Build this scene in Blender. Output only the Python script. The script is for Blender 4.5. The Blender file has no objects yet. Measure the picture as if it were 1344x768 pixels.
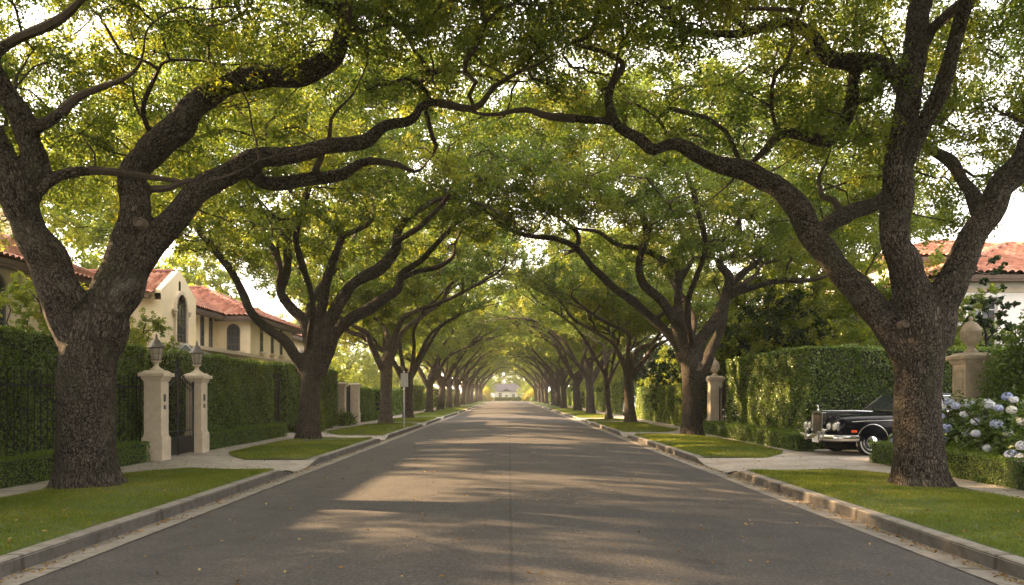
import bpy, bmesh, math, random
import numpy as np
from mathutils import Vector, Matrix, noise as mnoise

R = math.radians
scene = bpy.context.scene
COL = scene.collection
rng = np.random.default_rng(7)
random.seed(7)

# ------------------------------------------------------------------ camera, sky, sun, exposure
CAM_H = 1.65
cam_d = bpy.data.cameras.new("camera"); cam = bpy.data.objects.new("camera", cam_d); COL.objects.link(cam)
cam.location = (0, 0, CAM_H); cam.rotation_euler = (R(90), 0, 0)
cam_d.sensor_width = 36; cam_d.lens = 27.99
cam_d.shift_x = 0.003; cam_d.shift_y = 0.1004
cam_d.clip_start = 0.1; cam_d.clip_end = 3000
scene.camera = cam

SUN_ELEV = 24.0          # degrees above the horizon
SUN_AHEAD = 22.0         # the sun stands to the left, this many degrees ahead of square-left
sun_vec = Vector((-math.cos(R(SUN_ELEV))*math.cos(R(SUN_AHEAD)), math.cos(R(SUN_ELEV))*math.sin(R(SUN_AHEAD)), math.sin(R(SUN_ELEV))))
world = bpy.data.worlds.new("World"); scene.world = world; world.use_nodes = True
wn = world.node_tree.nodes; wl = world.node_tree.links
bg = wn["Background"]
sky = wn.new("ShaderNodeTexSky"); sky.sky_type = 'NISHITA'; sky.sun_disc = False
sky.sun_elevation = R(SUN_ELEV)
sky.sun_rotation = math.atan2(sun_vec.x, sun_vec.y)
sky.air_density = 1.0; sky.dust_density = 5.0; sky.ozone_density = 1.0
# thin bright high cloud over most of the sky
tc = wn.new("ShaderNodeTexCoord"); nz = wn.new("ShaderNodeTexNoise"); nz.inputs['Scale'].default_value = 2.2; nz.inputs['Detail'].default_value = 7
mp = wn.new("ShaderNodeMapping"); mp.inputs['Scale'].default_value = (1, 1, 2.6); wl.new(tc.outputs['Generated'], mp.inputs[0]); wl.new(mp.outputs[0], nz.inputs[0])
cr = wn.new("ShaderNodeValToRGB"); cr.color_ramp.elements[0].position = .25; cr.color_ramp.elements[0].color = (.35,.35,.35,1)
cr.color_ramp.elements[1].position = .6; cr.color_ramp.elements[1].color = (.95,.95,.95,1); wl.new(nz.outputs[0], cr.inputs[0])
mx = wn.new("ShaderNodeMix"); mx.data_type = 'RGBA'; wl.new(cr.outputs[0], mx.inputs[0]); wl.new(sky.outputs[0], mx.inputs[6]); mx.inputs[7].default_value = (5.6, 5.0, 4.6, 1)
wl.new(mx.outputs[2], bg.inputs[0]); bg.inputs[1].default_value = 0.135
sun_d = bpy.data.lights.new("sun", 'SUN'); sun = bpy.data.objects.new("sun", sun_d); COL.objects.link(sun)
sun_d.energy = 5.0; sun_d.angle = R(0.6); sun_d.color = (1.0, 0.65, 0.34)
sun.rotation_euler = (-sun_vec).to_track_quat('-Z', 'Y').to_euler()
scene.view_settings.view_transform = 'Standard'; scene.view_settings.look = 'None'
scene.view_settings.exposure = 2.78; scene.view_settings.gamma = 1.0
scene.render.engine = 'CYCLES'
cy = scene.cycles
cy.max_bounces = 8; cy.diffuse_bounces = 4; cy.transmission_bounces = 5; cy.glossy_bounces = 3
cy.use_denoising = True

# ------------------------------------------------------------------ helpers
F = 1045.0
def P(px, py, Z):
    return ((px - 668.0)*Z/F, Z, CAM_H + (519.0 - py)*Z/F)

def tag(o, label=None, cat=None, group=None, kind=None):
    if label: o['label'] = label
    if cat: o['category'] = cat
    if group: o['group'] = group
    if kind: o['kind'] = kind
    return o

def empty(name, loc=(0, 0, 0), rz=0.0, label=None, cat=None, group=None):
    o = bpy.data.objects.new(name, None); COL.objects.link(o)
    o.location = loc; o.rotation_euler = (0, 0, rz); o.empty_display_size = 0.2
    return tag(o, label, cat, group)

def np_mesh(name, V, faces, mats=None, smooth=False, attrs=None, midx=None):
    """faces: list of int arrays (n,3) and/or (n,4)."""
    if not isinstance(faces, (list, tuple)): faces = [faces]
    faces = [np.asarray(f, dtype=np.int32) for f in faces if len(f)]
    me = bpy.data.meshes.new(name)
    V = np.asarray(V, dtype=np.float32)
    me.vertices.add(len(V)); me.vertices.foreach_set("co", V.ravel())
    loops = np.concatenate([f.ravel() for f in faces]) if faces else np.zeros(0, np.int32)
    sizes = np.concatenate([np.full(len(f), f.shape[1], np.int32) for f in faces]) if faces else np.zeros(0, np.int32)
    starts = np.concatenate([[0], np.cumsum(sizes)[:-1]]).astype(np.int32) if len(sizes) else np.zeros(0, np.int32)
    me.loops.add(len(loops)); me.loops.foreach_set("vertex_index", loops)
    me.polygons.add(len(sizes)); me.polygons.foreach_set("loop_start", starts)
    if smooth is True: me.polygons.foreach_set("use_smooth", np.ones(len(sizes), bool))
    else: me.polygons.foreach_set("use_smooth", np.zeros(len(sizes), bool))
    if midx is not None: me.polygons.foreach_set("material_index", np.asarray(midx, np.int32))
    me.update(calc_edges=True)
    for k, a in (attrs or {}).items():
        a = np.asarray(a, np.float32)
        if a.ndim == 1:
            at = me.attributes.new(k, 'FLOAT', 'POINT'); at.data.foreach_set("value", a)
        else:
            at = me.attributes.new(k, 'FLOAT_VECTOR', 'POINT'); at.data.foreach_set("vector", a.ravel())
    for m in (mats or []): me.materials.append(m)
    me.validate()
    return me

def link(name, me, parent=None):
    o = bpy.data.objects.new(name, me); COL.objects.link(o)
    if parent: o.parent = parent
    return o

class MB:
    """collects simple shapes, then links them as ONE mesh object"""
    def __init__(s): s.v = []; s.f = []; s.n = 0
    def add(s, V, Fs):
        V = [tuple(map(float, p)) for p in V]
        s.v += V; s.f += [tuple(int(i) + s.n for i in f) for f in Fs]; s.n += len(V); return s
    def box(s, c, d, rz=0.0, taper=1.0):
        x, y, z = d[0]/2, d[1]/2, d[2]/2
        pts = []
        for (a, b, e) in ((-1,-1,-1),(1,-1,-1),(1,1,-1),(-1,1,-1),(-1,-1,1),(1,-1,1),(1,1,1),(-1,1,1)):
            t = taper if e > 0 else 1.0
            px, py = a*x*t, b*y*t
            pts.append((c[0]+px*math.cos(rz)-py*math.sin(rz), c[1]+px*math.sin(rz)+py*math.cos(rz), c[2]+e*z))
        return s.add(pts, [(0,3,2,1),(4,5,6,7),(0,1,5,4),(1,2,6,5),(2,3,7,6),(3,0,4,7)])
    def lathe(s, prof, c=(0,0,0), n=24, axis='z', squash=(1,1)):
        V = []; Fs = []
        for (r, h) in prof:
            for i in range(n):
                a = 2*math.pi*i/n
                p = (r*math.cos(a)*squash[0], r*math.sin(a)*squash[1], h)
                if axis == 'y': p = (p[0], p[2], p[1])
                if axis == 'x': p = (p[2], p[0], p[1])
                V.append((c[0]+p[0], c[1]+p[1], c[2]+p[2]))
        for j in range(len(prof)-1):
            for i in range(n):
                k = (i+1) % n
                Fs.append((j*n+i, j*n+k, (j+1)*n+k, (j+1)*n+i))
        Fs.append(tuple(range(n-1, -1, -1))); Fs.append(tuple((len(prof)-1)*n+i for i in range(n)))
        return s.add(V, Fs)
    def tube(s, pts, rad, n=8, closed=False):
        pts = [Vector(p) for p in pts]
        if not hasattr(rad, '__len__'): rad = [rad]*len(pts)
        V = []; Fs = []; m = len(pts); up = None
        for i, p in enumerate(pts):
            if closed: t = (pts[(i+1) % m]-pts[i-1]).normalized()
            else: t = (pts[min(i+1, m-1)]-pts[max(i-1, 0)]).normalized()
            if up is None: up = Vector((0,0,1)) if abs(t.z) < .9 else Vector((1,0,0))
            a = t.cross(up).normalized(); b = a.cross(t).normalized(); up = b
            for k in range(n):
                w = 2*math.pi*k/n
                V.append(p + (a*math.cos(w) + b*math.sin(w))*rad[i])
        for i in range(m if closed else m-1):
            j = (i+1) % m
            for k in range(n):
                q = (k+1) % n
                Fs.append((i*n+k, i*n+q, j*n+q, j*n+k))
        if not closed:
            Fs.append(tuple(range(n-1, -1, -1))); Fs.append(tuple((m-1)*n+k for k in range(n)))
        return s.add(V, Fs)
    def prism(s, poly, fn, d0, d1):
        """poly: 2-D outline; fn(a, b, d) -> 3-D point; extruded from d0 to d1"""
        n = len(poly)
        V = [fn(a, b, d0) for a, b in poly] + [fn(a, b, d1) for a, b in poly]
        Fs = [tuple(range(n-1, -1, -1)), tuple(range(n, 2*n))]
        for i in range(n):
            j = (i+1) % n; Fs.append((i, j, n+j, n+i))
        return s.add(V, Fs)
    def ring(s, outer, inner, fn, d0, d1):
        n = len(outer)
        V = [fn(a,b,d0) for a,b in outer]+[fn(a,b,d1) for a,b in outer]+[fn(a,b,d0) for a,b in inner]+[fn(a,b,d1) for a,b in inner]
        Fs = []
        for i in range(n):
            j = (i+1) % n
            Fs += [(i,j,n+j,n+i),(2*n+j,2*n+i,3*n+i,3*n+j),(n+i,n+j,3*n+j,3*n+i),(j,i,2*n+i,2*n+j)]
        return s.add(V, Fs)
    def build(s, name, mat, parent=None, smooth=False, bevel=0.0, fix=True, angle=40):
        me = bpy.data.meshes.new(name); me.from_pydata(s.v, [], s.f)
        if fix:
            b = bmesh.new(); b.from_mesh(me); bmesh.ops.recalc_face_normals(b, faces=b.faces); b.to_mesh(me); b.free()
        me.materials.append(mat)
        o = link(name, me, parent)
        if smooth:
            me.polygons.foreach_set("use_smooth", np.ones(len(me.polygons), bool))
            me.set_sharp_from_angle(angle=R(angle))
        if bevel:
            m = o.modifiers.new("bevel", 'BEVEL'); m.width = bevel; m.segments = 2; m.limit_method = 'ANGLE'; m.angle_limit = R(40)
        return o

def copy_tree(o, parent=None):
    c = o.copy(); COL.objects.link(c)
    if parent: c.parent = parent
    for ch in list(o.children): copy_tree(ch, c)
    return c

# ------------------------------------------------------------------ materials
class Mat:
    def __init__(s, name):
        s.m = bpy.data.materials.new(name); s.m.use_nodes = True
        s.t = s.m.node_tree; s.n = s.t.nodes; s.l = s.t.links
        s.b = s.n["Principled BSDF"]; s.out = s.n["Material Output"]
    def node(s, typ, **kw):
        n = s.n.new(typ)
        for k, v in kw.items():
            if k.startswith('i_'):
                key = k[2:]; key = int(key) if key.isdigit() else key.replace('_', ' ')
                n.inputs[key].default_value = v
            else: setattr(n, k, v)
        return n
    def link(s, a, b): s.l.new(a, b)
    def coord(s): return s.node("ShaderNodeTexCoord").outputs['Object']
    def geo_pos(s): return s.node("ShaderNodeNewGeometry").outputs['Position']
    def attr(s, name, out='Fac'): return s.node("ShaderNodeAttribute", attribute_name=name).outputs[out]
    def mapping(s, vec, scale=(1,1,1), loc=(0,0,0)):
        m = s.node("ShaderNodeMapping"); m.inputs['Scale'].default_value = scale; m.inputs['Location'].default_value = loc
        s.link(vec, m.inputs['Vector']); return m.outputs[0]
    def noise(s, vec, scale, detail=4, rough=.55, out='Fac'):
        n = s.node("ShaderNodeTexNoise"); n.inputs['Scale'].default_value = scale
        n.inputs['Detail'].default_value = detail; n.inputs['Roughness'].default_value = rough
        if vec is not None: s.link(vec, n.inputs['Vector'])
        return n.outputs[out]
    def voro(s, vec, scale, feature='F1', out='Distance'):
        n = s.node("ShaderNodeTexVoronoi", feature=feature); n.inputs['Scale'].default_value = scale
        if vec is not None: s.link(vec, n.inputs['Vector'])
        return n.outputs[out]
    def ramp(s, fac, stops, interp='LINEAR'):
        n = s.node("ShaderNodeValToRGB"); e = n.color_ramp.elements; n.color_ramp.interpolation = interp
        while len(e) < len(stops): e.new(.5)
        for el, (p, c) in zip(e, stops): el.position = p; el.color = (*c, 1) if len(c) == 3 else c
        s.link(fac, n.inputs[0]); return n.outputs[0]
    def mix(s, a, b, fac, mode='MIX'):
        n = s.node("ShaderNodeMix", data_type='RGBA', blend_type=mode)
        for v, i in ((a, 6), (b, 7), (fac, 0)):
            if hasattr(v, 'is_linked'): s.link(v, n.inputs[i])
            elif i == 0: n.inputs[0].default_value = v
            else: n.inputs[i].default_value = (*v, 1)
        return n.outputs[2]
    def math(s, op, a, b=None, clamp=False):
        n = s.node("ShaderNodeMath", operation=op, use_clamp=clamp)
        for i, v in enumerate((a, b)):
            if v is None: continue
            if hasattr(v, 'is_linked'): s.link(v, n.inputs[i])
            else: n.inputs[i].default_value = v
        return n.outputs[0]
    def bump(s, h, strength=.5, dist=.02):
        n = s.node("ShaderNodeBump"); n.inputs['Strength'].default_value = strength; n.inputs['Distance'].default_value = dist
        s.link(h, n.inputs['Height']); s.link(n.outputs[0], s.b.inputs['Normal']); return n.outputs[0]
    def col(s, c):
        if hasattr(c, 'is_linked'): s.link(c, s.b.inputs['Base Color'])
        else: s.b.inputs['Base Color'].default_value = (*c, 1)
    def set(s, **kw):
        for k, v in kw.items(): s.b.inputs[k.replace('_', ' ')].default_value = v
        return s

M = {}
def simple(name, c, rough=.6, metal=0.0, var=.12, scale=8, bump=0.0, spec=.4):
    a = Mat(name); co = a.coord(); n = a.noise(co, scale, 6)
    a.col(a.ramp(n, [(.3, tuple(x*(1-var) for x in c)), (.7, tuple(min(1, x*(1+var)) for x in c))]))
    a.set(Roughness=rough, Metallic=metal)
    a.b.inputs['Specular IOR Level'].default_value = spec
    if bump: a.bump(a.noise(co, scale*6, 5), bump, .01)
    M[name] = a.m; return a.m

# asphalt
a = Mat("asphalt"); pos = a.geo_pos()
fine = a.noise(pos, 90, 3); mid = a.noise(pos, 2.2, 6); big = a.noise(a.mapping(pos, (1, .12, 1)), .8, 4)
g2 = a.noise(pos, 34, 2)
c = a.ramp(a.math('ADD', a.math('MULTIPLY', fine, .5), a.math('MULTIPLY', g2, .5)), [(.34, (.030,.029,.029)), (.5, (.050,.048,.047)), (.60, (.086,.083,.080)), (.70, (.18,.17,.155))])
c = a.mix(c, a.ramp(mid, [(.3, (.72,.72,.73)), (.7, (1.16,1.14,1.10))]), .8, 'MULTIPLY')
c = a.mix(c, a.ramp(big, [(.35, (.84,.84,.86)), (.65, (1.1,1.08,1.05))]), .7, 'MULTIPLY')
# dark construction seam on the centre line and thin sealed cracks
sx = a.node("ShaderNodeSeparateXYZ"); a.link(pos, sx.inputs[0])
wob = a.math('MULTIPLY', a.math('SUBTRACT', a.noise(a.mapping(pos, (0, .9, 0)), 1.0, 5), .5), .035)
d = a.math('ABSOLUTE', a.math('ADD', a.math('SUBTRACT', sx.outputs[0], .02), wob))
seam = a.ramp(d, [(0.0, (.5,.5,.5)), (.012, (.55,.55,.55)), (.022, (1,1,1))])
c = a.mix(c, seam, .75, 'MULTIPLY')
ck = a.voro(a.mix(pos, a.noise(pos, 1.4, 4, out='Color'), .22), .16, 'DISTANCE_TO_EDGE')
c = a.mix(c, a.ramp(ck, [(0, (.6,.6,.6)), (.0022, (.7,.7,.7)), (.004, (1,1,1))]), .7, 'MULTIPLY')
spot = a.voro(pos, 1.1); c = a.mix(c, a.ramp(spot, [(.0, (.72,.72,.72)), (.16, (.8,.8,.8)), (.24, (1,1,1))]), .5, 'MULTIPLY')
a.col(c); a.set(Roughness=.82); a.b.inputs['Specular IOR Level'].default_value = .3
a.bump(a.noise(pos, 130, 3), .55, .008); M['asphalt'] = a.m

# concrete with joints every 1.5 m across
def concrete(name, c0, joint=1.5, stain=.5):
    a = Mat(name); pos = a.geo_pos()
    n1 = a.noise(pos, 1.3, 7, .62); n2 = a.noise(pos, 60, 3)
    c = a.ramp(n1, [(.25, tuple(x*.62 for x in c0)), (.5, c0), (.78, tuple(x*1.16 for x in c0))])
    c = a.mix(c, a.ramp(n2, [(.3, (.86,.86,.86)), (.7, (1.08,1.08,1.08))]), .7, 'MULTIPLY')
    c = a.mix(c, a.ramp(a.noise(pos, 5.5, 6, .7), [(.38, (.62,.58,.52)), (.52, (1,1,1))]), stain, 'MULTIPLY')
    if joint:
        s = a.node("ShaderNodeSeparateXYZ"); a.link(pos, s.inputs[0])
        m = a.math('ABSOLUTE', a.math('SUBTRACT', a.math('FRACT', a.math('DIVIDE', s.outputs[1], joint)), .5))
        c = a.mix(c, a.ramp(m, [(0, (.35,.33,.3)), (.008, (.4,.38,.35)), (.014, (1,1,1))]), .9, 'MULTIPLY')
    a.col(c); a.set(Roughness=.88); a.bump(a.noise(pos, 45, 5), .3, .01); M[name] = a.m
concrete("paving_concrete", (.31,.285,.245), 1.5)
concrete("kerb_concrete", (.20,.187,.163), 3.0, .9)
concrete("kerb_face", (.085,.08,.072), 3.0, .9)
concrete("gutter_concrete", (.20,.185,.16), 3.0, .8)

a = Mat("soil"); pos = a.geo_pos()
a.col(a.ramp(a.noise(pos, 1.2, 8, .7), [(.3, (.035,.03,.018)), (.5, (.06,.07,.025)), (.7, (.075,.10,.03))])); a.set(Roughness=1)
M['soil'] = a.m
a = Mat("turf"); pos = a.geo_pos()
c = a.ramp(a.noise(pos, 1.6, 8, .7), [(.3, (.06,.075,.02)), (.5, (.07,.115,.022)), (.72, (.10,.145,.03))])
c = a.mix(c, a.ramp(a.noise(pos, 55, 3), [(.3, (.5,.5,.45)), (.7, (1.2,1.2,1.1))]), .8, 'MULTIPLY')
c = a.mix(c, (.10,.075,.04), a.ramp(a.noise(pos, .9, 6, .65), [(.56, (0,0,0)), (.7, (.8,.8,.8))]))
a.col(c); a.set(Roughness=.95); a.bump(a.noise(pos, 70, 3), .8, .03); M['turf'] = a.m

def leaf_mat(name, stops, trans_gain=1.6, trans=.5, gloss=.12, rough=.45, patch=None):
    a = Mat(name); t = a.attr("tint")
    c = a.ramp(t, stops)
    if patch:   # random yellow patches paint the glow of sunlit boughs
        c = a.mix(c, patch, a.ramp(a.noise(a.coord(), .42, 4, .6), [(.50, (0,0,0)), (.68, (.6,.6,.6))]))
    # light and dark patches of leaf age, fixed to the tree
    c = a.mix(c, a.ramp(a.noise(a.coord(), .55, 3), [(.35, (.78,.86,.85)), (.65, (1.18,1.10,.9))]), .8, 'MULTIPLY')
    a.n.remove(a.b)
    dif = a.node("ShaderNodeBsdfDiffuse"); a.link(c, dif.inputs[0])
    tr = a.node("ShaderNodeBsdfTranslucent")
    ct = a.mix(c, (trans_gain*1.03, trans_gain, trans_gain*.5), 1.0, 'MULTIPLY'); a.link(ct, tr.inputs[0])
    m1 = a.node("ShaderNodeMixShader"); m1.inputs[0].default_value = trans
    a.link(dif.outputs[0], m1.inputs[1]); a.link(tr.outputs[0], m1.inputs[2])
    gl = a.node("ShaderNodeBsdfGlossy"); gl.inputs['Roughness'].default_value = rough; gl.inputs[0].default_value = (.8,.85,.7,1)
    fr = a.node("ShaderNodeFresnel"); fr.inputs[0].default_value = 1.4
    m2 = a.node("ShaderNodeMixShader"); a.link(a.math('MULTIPLY', fr.outputs[0], gloss, True), m2.inputs[0])
    a.link(m1.outputs[0], m2.inputs[1]); a.link(gl.outputs[0], m2.inputs[2])
    a.link(m2.outputs[0], a.out.inputs[0]); M[name] = a.m; return a.m
leaf_mat("oak_leaf", [(0, (.036,.055,.017)), (.4, (.062,.094,.023)), (.75, (.105,.133,.027)), (.97, (.17,.172,.03)), (1, (.22,.16,.03))], 3.0, .52, patch=(.175,.165,.028))
leaf_mat("garden_leaf", [(0, (.06,.09,.018)), (.5, (.11,.15,.026)), (.85, (.19,.21,.03)), (1, (.30,.26,.04))], 2.3, .5)
leaf_mat("evergreen_leaf", [(0, (.014,.032,.014)), (.6, (.026,.055,.02)), (1, (.05,.09,.026))], 1.6, .3)
leaf_mat("hedge_leaf", [(0, (.045,.082,.018)), (.5, (.08,.13,.026)), (.85, (.125,.172,.032)), (1, (.19,.20,.04))], 2.2, .38, .16)
leaf_mat("box_leaf", [(0, (.05,.095,.02)), (.5, (.09,.15,.028)), (1, (.145,.20,.035))], 2.0, .35, .12)
leaf_mat("golden_leaf", [(0, (.14,.15,.02)), (.5, (.30,.27,.03)), (1, (.46,.38,.05))], 1.6, .5)
leaf_mat("hydrangea_leaf", [(0, (.04,.08,.02)), (.6, (.075,.13,.028)), (1, (.12,.18,.035))], 2.0, .35, .14)
leaf_mat("grass_blade", [(0, (.065,.088,.016)), (.5, (.105,.14,.024)), (.85, (.16,.178,.036)), (1, (.25,.2,.08))], 1.9, .4, .06)
leaf_mat("litter_leaf", [(0, (.10,.055,.025)), (.5, (.24,.14,.05)), (1, (.42,.30,.12))], 1.2, .2, .05)
a = Mat("petal"); t = a.attr("tint")
a.col(a.ramp(t, [(0, (.30,.36,.66)), (.35, (.46,.52,.76)), (.65, (.68,.71,.80)), (1, (.78,.78,.72))])); a.set(Roughness=.7)
a.b.inputs['Subsurface Weight'].default_value = .0; M['petal'] = a.m

# bark: plates along the limb (attribute 'bark' = offset from the limb's axis, distance along it)
def bark_mat(name, dark, light, lich):
    a = Mat(name); v = a.attr("bark", 'Vector')
    d = a.mix(v, a.noise(v, 6.5, 5, .65, out='Color'), .13)
    mv = a.mapping(d, (1, 1, .42))
    vo = a.voro(mv, 35, 'DISTANCE_TO_EDGE'); vo2 = a.voro(a.mapping(d, (1, 1, .16)), 17, 'DISTANCE_TO_EDGE')
    h = a.math('ADD', a.math('MULTIPLY', a.math('MINIMUM', vo, .3), 2.4), a.math('MULTIPLY', a.math('MINIMUM', vo2, .2), .9))
    n = a.noise(v, 3.2, 7, .65)
    plate = a.ramp(n, [(.3, tuple(x*.7 for x in light)), (.55, light), (.75, tuple(x*1.3 for x in light))])
    c = a.mix(dark, plate, a.ramp(h, [(.16, (0,0,0)), (.60, (1,1,1))]))
    c = a.mix(c, lich, a.ramp(a.noise(v, 1.7, 8, .75), [(.56, (0,0,0)), (.70, (.5,.5,.5))]))
    c = a.mix(c, (.04,.048,.018), a.ramp(a.noise(a.mapping(v, (1,1,.5), (4,2,9)), 1.1, 7, .7), [(.54, (0,0,0)), (.68, (.55,.55,.55))]))
    a.col(c); a.set(Roughness=.9); a.b.inputs['Specular IOR Level'].default_value = .2
    hh = a.math('ADD', h, a.math('MULTIPLY', a.noise(v, 40, 4), .35))
    a.bump(hh, 1.0, .045); M[name] = a.m
bark_mat("oak_bark", (.010,.008,.006), (.112,.094,.075), (.16,.16,.13))
bark_mat("pale_bark", (.05,.04,.03), (.22,.18,.14), (.24,.23,.2))
simple("twig_bark", (.05,.038,.028), .9, 0, .3, 20)
simple("cut_wood", (.10,.08,.06), .9, 0, .35, 30, .4)

simple("limestone", (.50,.43,.33), .85, 0, .16, 5, .25)
simple("aged_stone", (.36,.30,.22), .9, 0, .22, 6, .3)
simple("stucco_cream", (.72,.62,.42), .9, 0, .08, 1.5, .25)
simple("stucco_white", (.76,.73,.69), .9, 0, .07, 1.5, .25)
simple("trim_stone", (.56,.48,.37), .85, 0, .1, 4, .2)
simple("soffit_wood", (.10,.07,.05), .8, 0, .2, 10)
simple("black_iron", (.012,.012,.014), .42, .3, .3, 20)
simple("lantern_metal", (.11,.105,.095), .5, .5, .3, 20)
simple("window_frame", (.09,.085,.075), .5)
simple("pale_frame", (.55,.53,.48), .6)
simple("shingle", (.05,.048,.055), .9, 0, .25, 6, .4)
simple("galvanised", (.40,.40,.39), .45, .7, .15, 20)
simple("sign_white", (.75,.75,.72), .5)
simple("sign_grey", (.42,.41,.38), .55, .3, .15, 12)
simple("plaque", (.06,.06,.06), .4, .5)
a = Mat("window_glass"); a.col((.035,.045,.055)); a.set(Roughness=.07); a.b.inputs['Specular IOR Level'].default_value = .7; M['window_glass'] = a.m
a = Mat("lamp_glass"); a.col(a.ramp(a.noise(a.coord(), 18, 3), [(.3, (.42,.38,.30)), (.7, (.62,.57,.46))])); a.set(Roughness=.2, Transmission_Weight=.45); M['lamp_glass'] = a.m
a = Mat("roof_tile"); t = a.attr("tint")
c = a.ramp(t, [(0, (.20,.075,.045)), (.35, (.33,.125,.075)), (.7, (.42,.19,.12)), (.92, (.50,.28,.19)), (1, (.24,.15,.11))])
c = a.mix(c, a.ramp(a.noise(a.geo_pos(), 9, 5, .7), [(.35, (.6,.58,.55)), (.65, (1.1,1.1,1.1))]), .7, 'MULTIPLY')
a.col(c); a.set(Roughness=.85); M['roof_tile'] = a.m
# car
a = Mat("car_paint"); a.col((.003,.004,.008)); a.set(Roughness=.14); a.b.inputs['Specular IOR Level'].default_value = .2; M['car_paint'] = a.m
a = Mat("pale_paint"); a.col((.42,.54,.62)); a.set(Roughness=.3, Coat_Weight=.8, Coat_Roughness=.05); M['pale_paint'] = a.m
a = Mat("chrome"); a.col(a.ramp(a.noise(a.coord(), 30, 4), [(.3, (.55,.55,.54)), (.7, (.78,.78,.77))])); a.set(Metallic=1.0, Roughness=.12); M['chrome'] = a.m
a = Mat("car_glass"); a.col((.02,.026,.03)); a.set(Roughness=.04, Alpha=1.0); a.b.inputs['Specular IOR Level'].default_value = .8; M['car_glass'] = a.m
simple("rubber", (.014,.014,.015), .75)
simple("whitewall", (.55,.53,.48), .7)
simple("hub_paint", (.10,.15,.22), .25, .6)
simple("dark_void", (.008,.008,.008), .9)
simple("grille_slat", (.40,.39,.36), .25, .9)
a = Mat("lamp_lens"); a.col((.75,.76,.78)); a.set(Roughness=.06, Metallic=.55); M['lamp_lens'] = a.m
a = Mat("amber_lens"); a.col((.80,.10,.015)); a.set(Roughness=.2); M['amber_lens'] = a.m
simple("plate_white", (.72,.72,.70), .5)
# ------------------------------------------------------------------ leaves (vectorised)
def unit(v): return v/np.maximum(np.linalg.norm(v, axis=1, keepdims=True), 1e-9)

def leaf_quads(pos, nrm, size, aspect=.55, fold=.18, rg=rng):
    """one folded rhombus (two triangles) per leaf; pos (n,3), nrm (n,3), size (n,)"""
    n = len(pos); nrm = unit(nrm)
    t = rg.normal(size=(n, 3)); t -= nrm*np.sum(t*nrm, axis=1, keepdims=True); t = unit(t)
    s = np.cross(nrm, t)
    L = size[:, None]
    v0 = pos - t*L*.5; v2 = pos + t*L*.5 - nrm*L*.06
    v1 = pos + s*L*aspect*.5 + nrm*L*fold - t*L*.06; v3 = pos - s*L*aspect*.5 + nrm*L*fold - t*L*.06
    V = np.stack([v0, v1, v2, v3], axis=1).reshape(-1, 3)
    b = np.arange(n)*4
    Fc = np.concatenate([np.stack([b, b+1, b+2], 1), np.stack([b, b+2, b+3], 1)])
    return V, Fc

def leaf_mesh(name, pos, nrm, size, tint, mat, twigs=None, **kw):
    """leaves, with the twigs that carry them when given (verts, [faces...])"""
    V, Fc = leaf_quads(pos, nrm, size, **kw)
    if twigs:
        tv, tf = twigs; k = len(V); nf = sum(len(f) for f in tf)
        return np_mesh(name, np.concatenate([V, tv]), [Fc]+[f+k for f in tf], [mat, M['twig_bark']],
                       attrs={'tint': np.concatenate([np.repeat(np.clip(tint, 0, 1), 4), np.zeros(len(tv))])},
                       midx=np.concatenate([np.zeros(len(Fc)), np.ones(nf)]))
    return np_mesh(name, V, [Fc], [mat], attrs={'tint': np.repeat(np.clip(tint, 0, 1), 4)})

# ------------------------------------------------------------------ the ground
ROAD_W = 4.56; ROAD_END = 208.0
def road_z(x): return .16*(1 - (np.abs(x)/ROAD_W)**1.7)
def strip(name, xs, ys, zf, mat, smooth=True):
    X, Y = np.meshgrid(xs, ys); Z = zf(X, Y)
    V = np.stack([X, Y, Z], -1).reshape(-1, 3); nx, ny = len(xs), len(ys)
    i, j = np.meshgrid(np.arange(nx-1), np.arange(ny-1)); b = (j*nx+i).ravel()
    return link(name, np_mesh(name, V, [np.stack([b, b+1, b+nx+1, b+nx], 1)], [mat], smooth))

g = MB(); g.box((0, 350, -.06), (1380, 1280, .08)); tag(g.build("ground", M['soil']), kind='structure')
ysr = np.concatenate([np.arange(-40, 60, 1.0), np.arange(60, ROAD_END+.1, 4.0)])
o = strip("road", np.linspace(-4.22, 4.22, 41), ysr, lambda x, y: road_z(x)+.012*np.sin(y*.21+x*.3)*np.cos(x*.5), M['asphalt']); tag(o, kind='structure')
for sgn, nm in ((-1, "gutter"), (1, "gutter")):
    o = strip(nm, np.array([4.20, 4.4, 4.60])*sgn if sgn > 0 else np.array([-4.60, -4.4, -4.20]), ysr, lambda x, y: road_z(np.minimum(np.abs(x), 4.56))+.006, M['gutter_concrete']); tag(o, kind='structure')
o = strip("cross_road", np.linspace(-90, 90, 30), np.linspace(ROAD_END-.2, ROAD_END+9, 8), lambda x, y: .05+0*x, M['asphalt']); tag(o, kind='structure')

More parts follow.
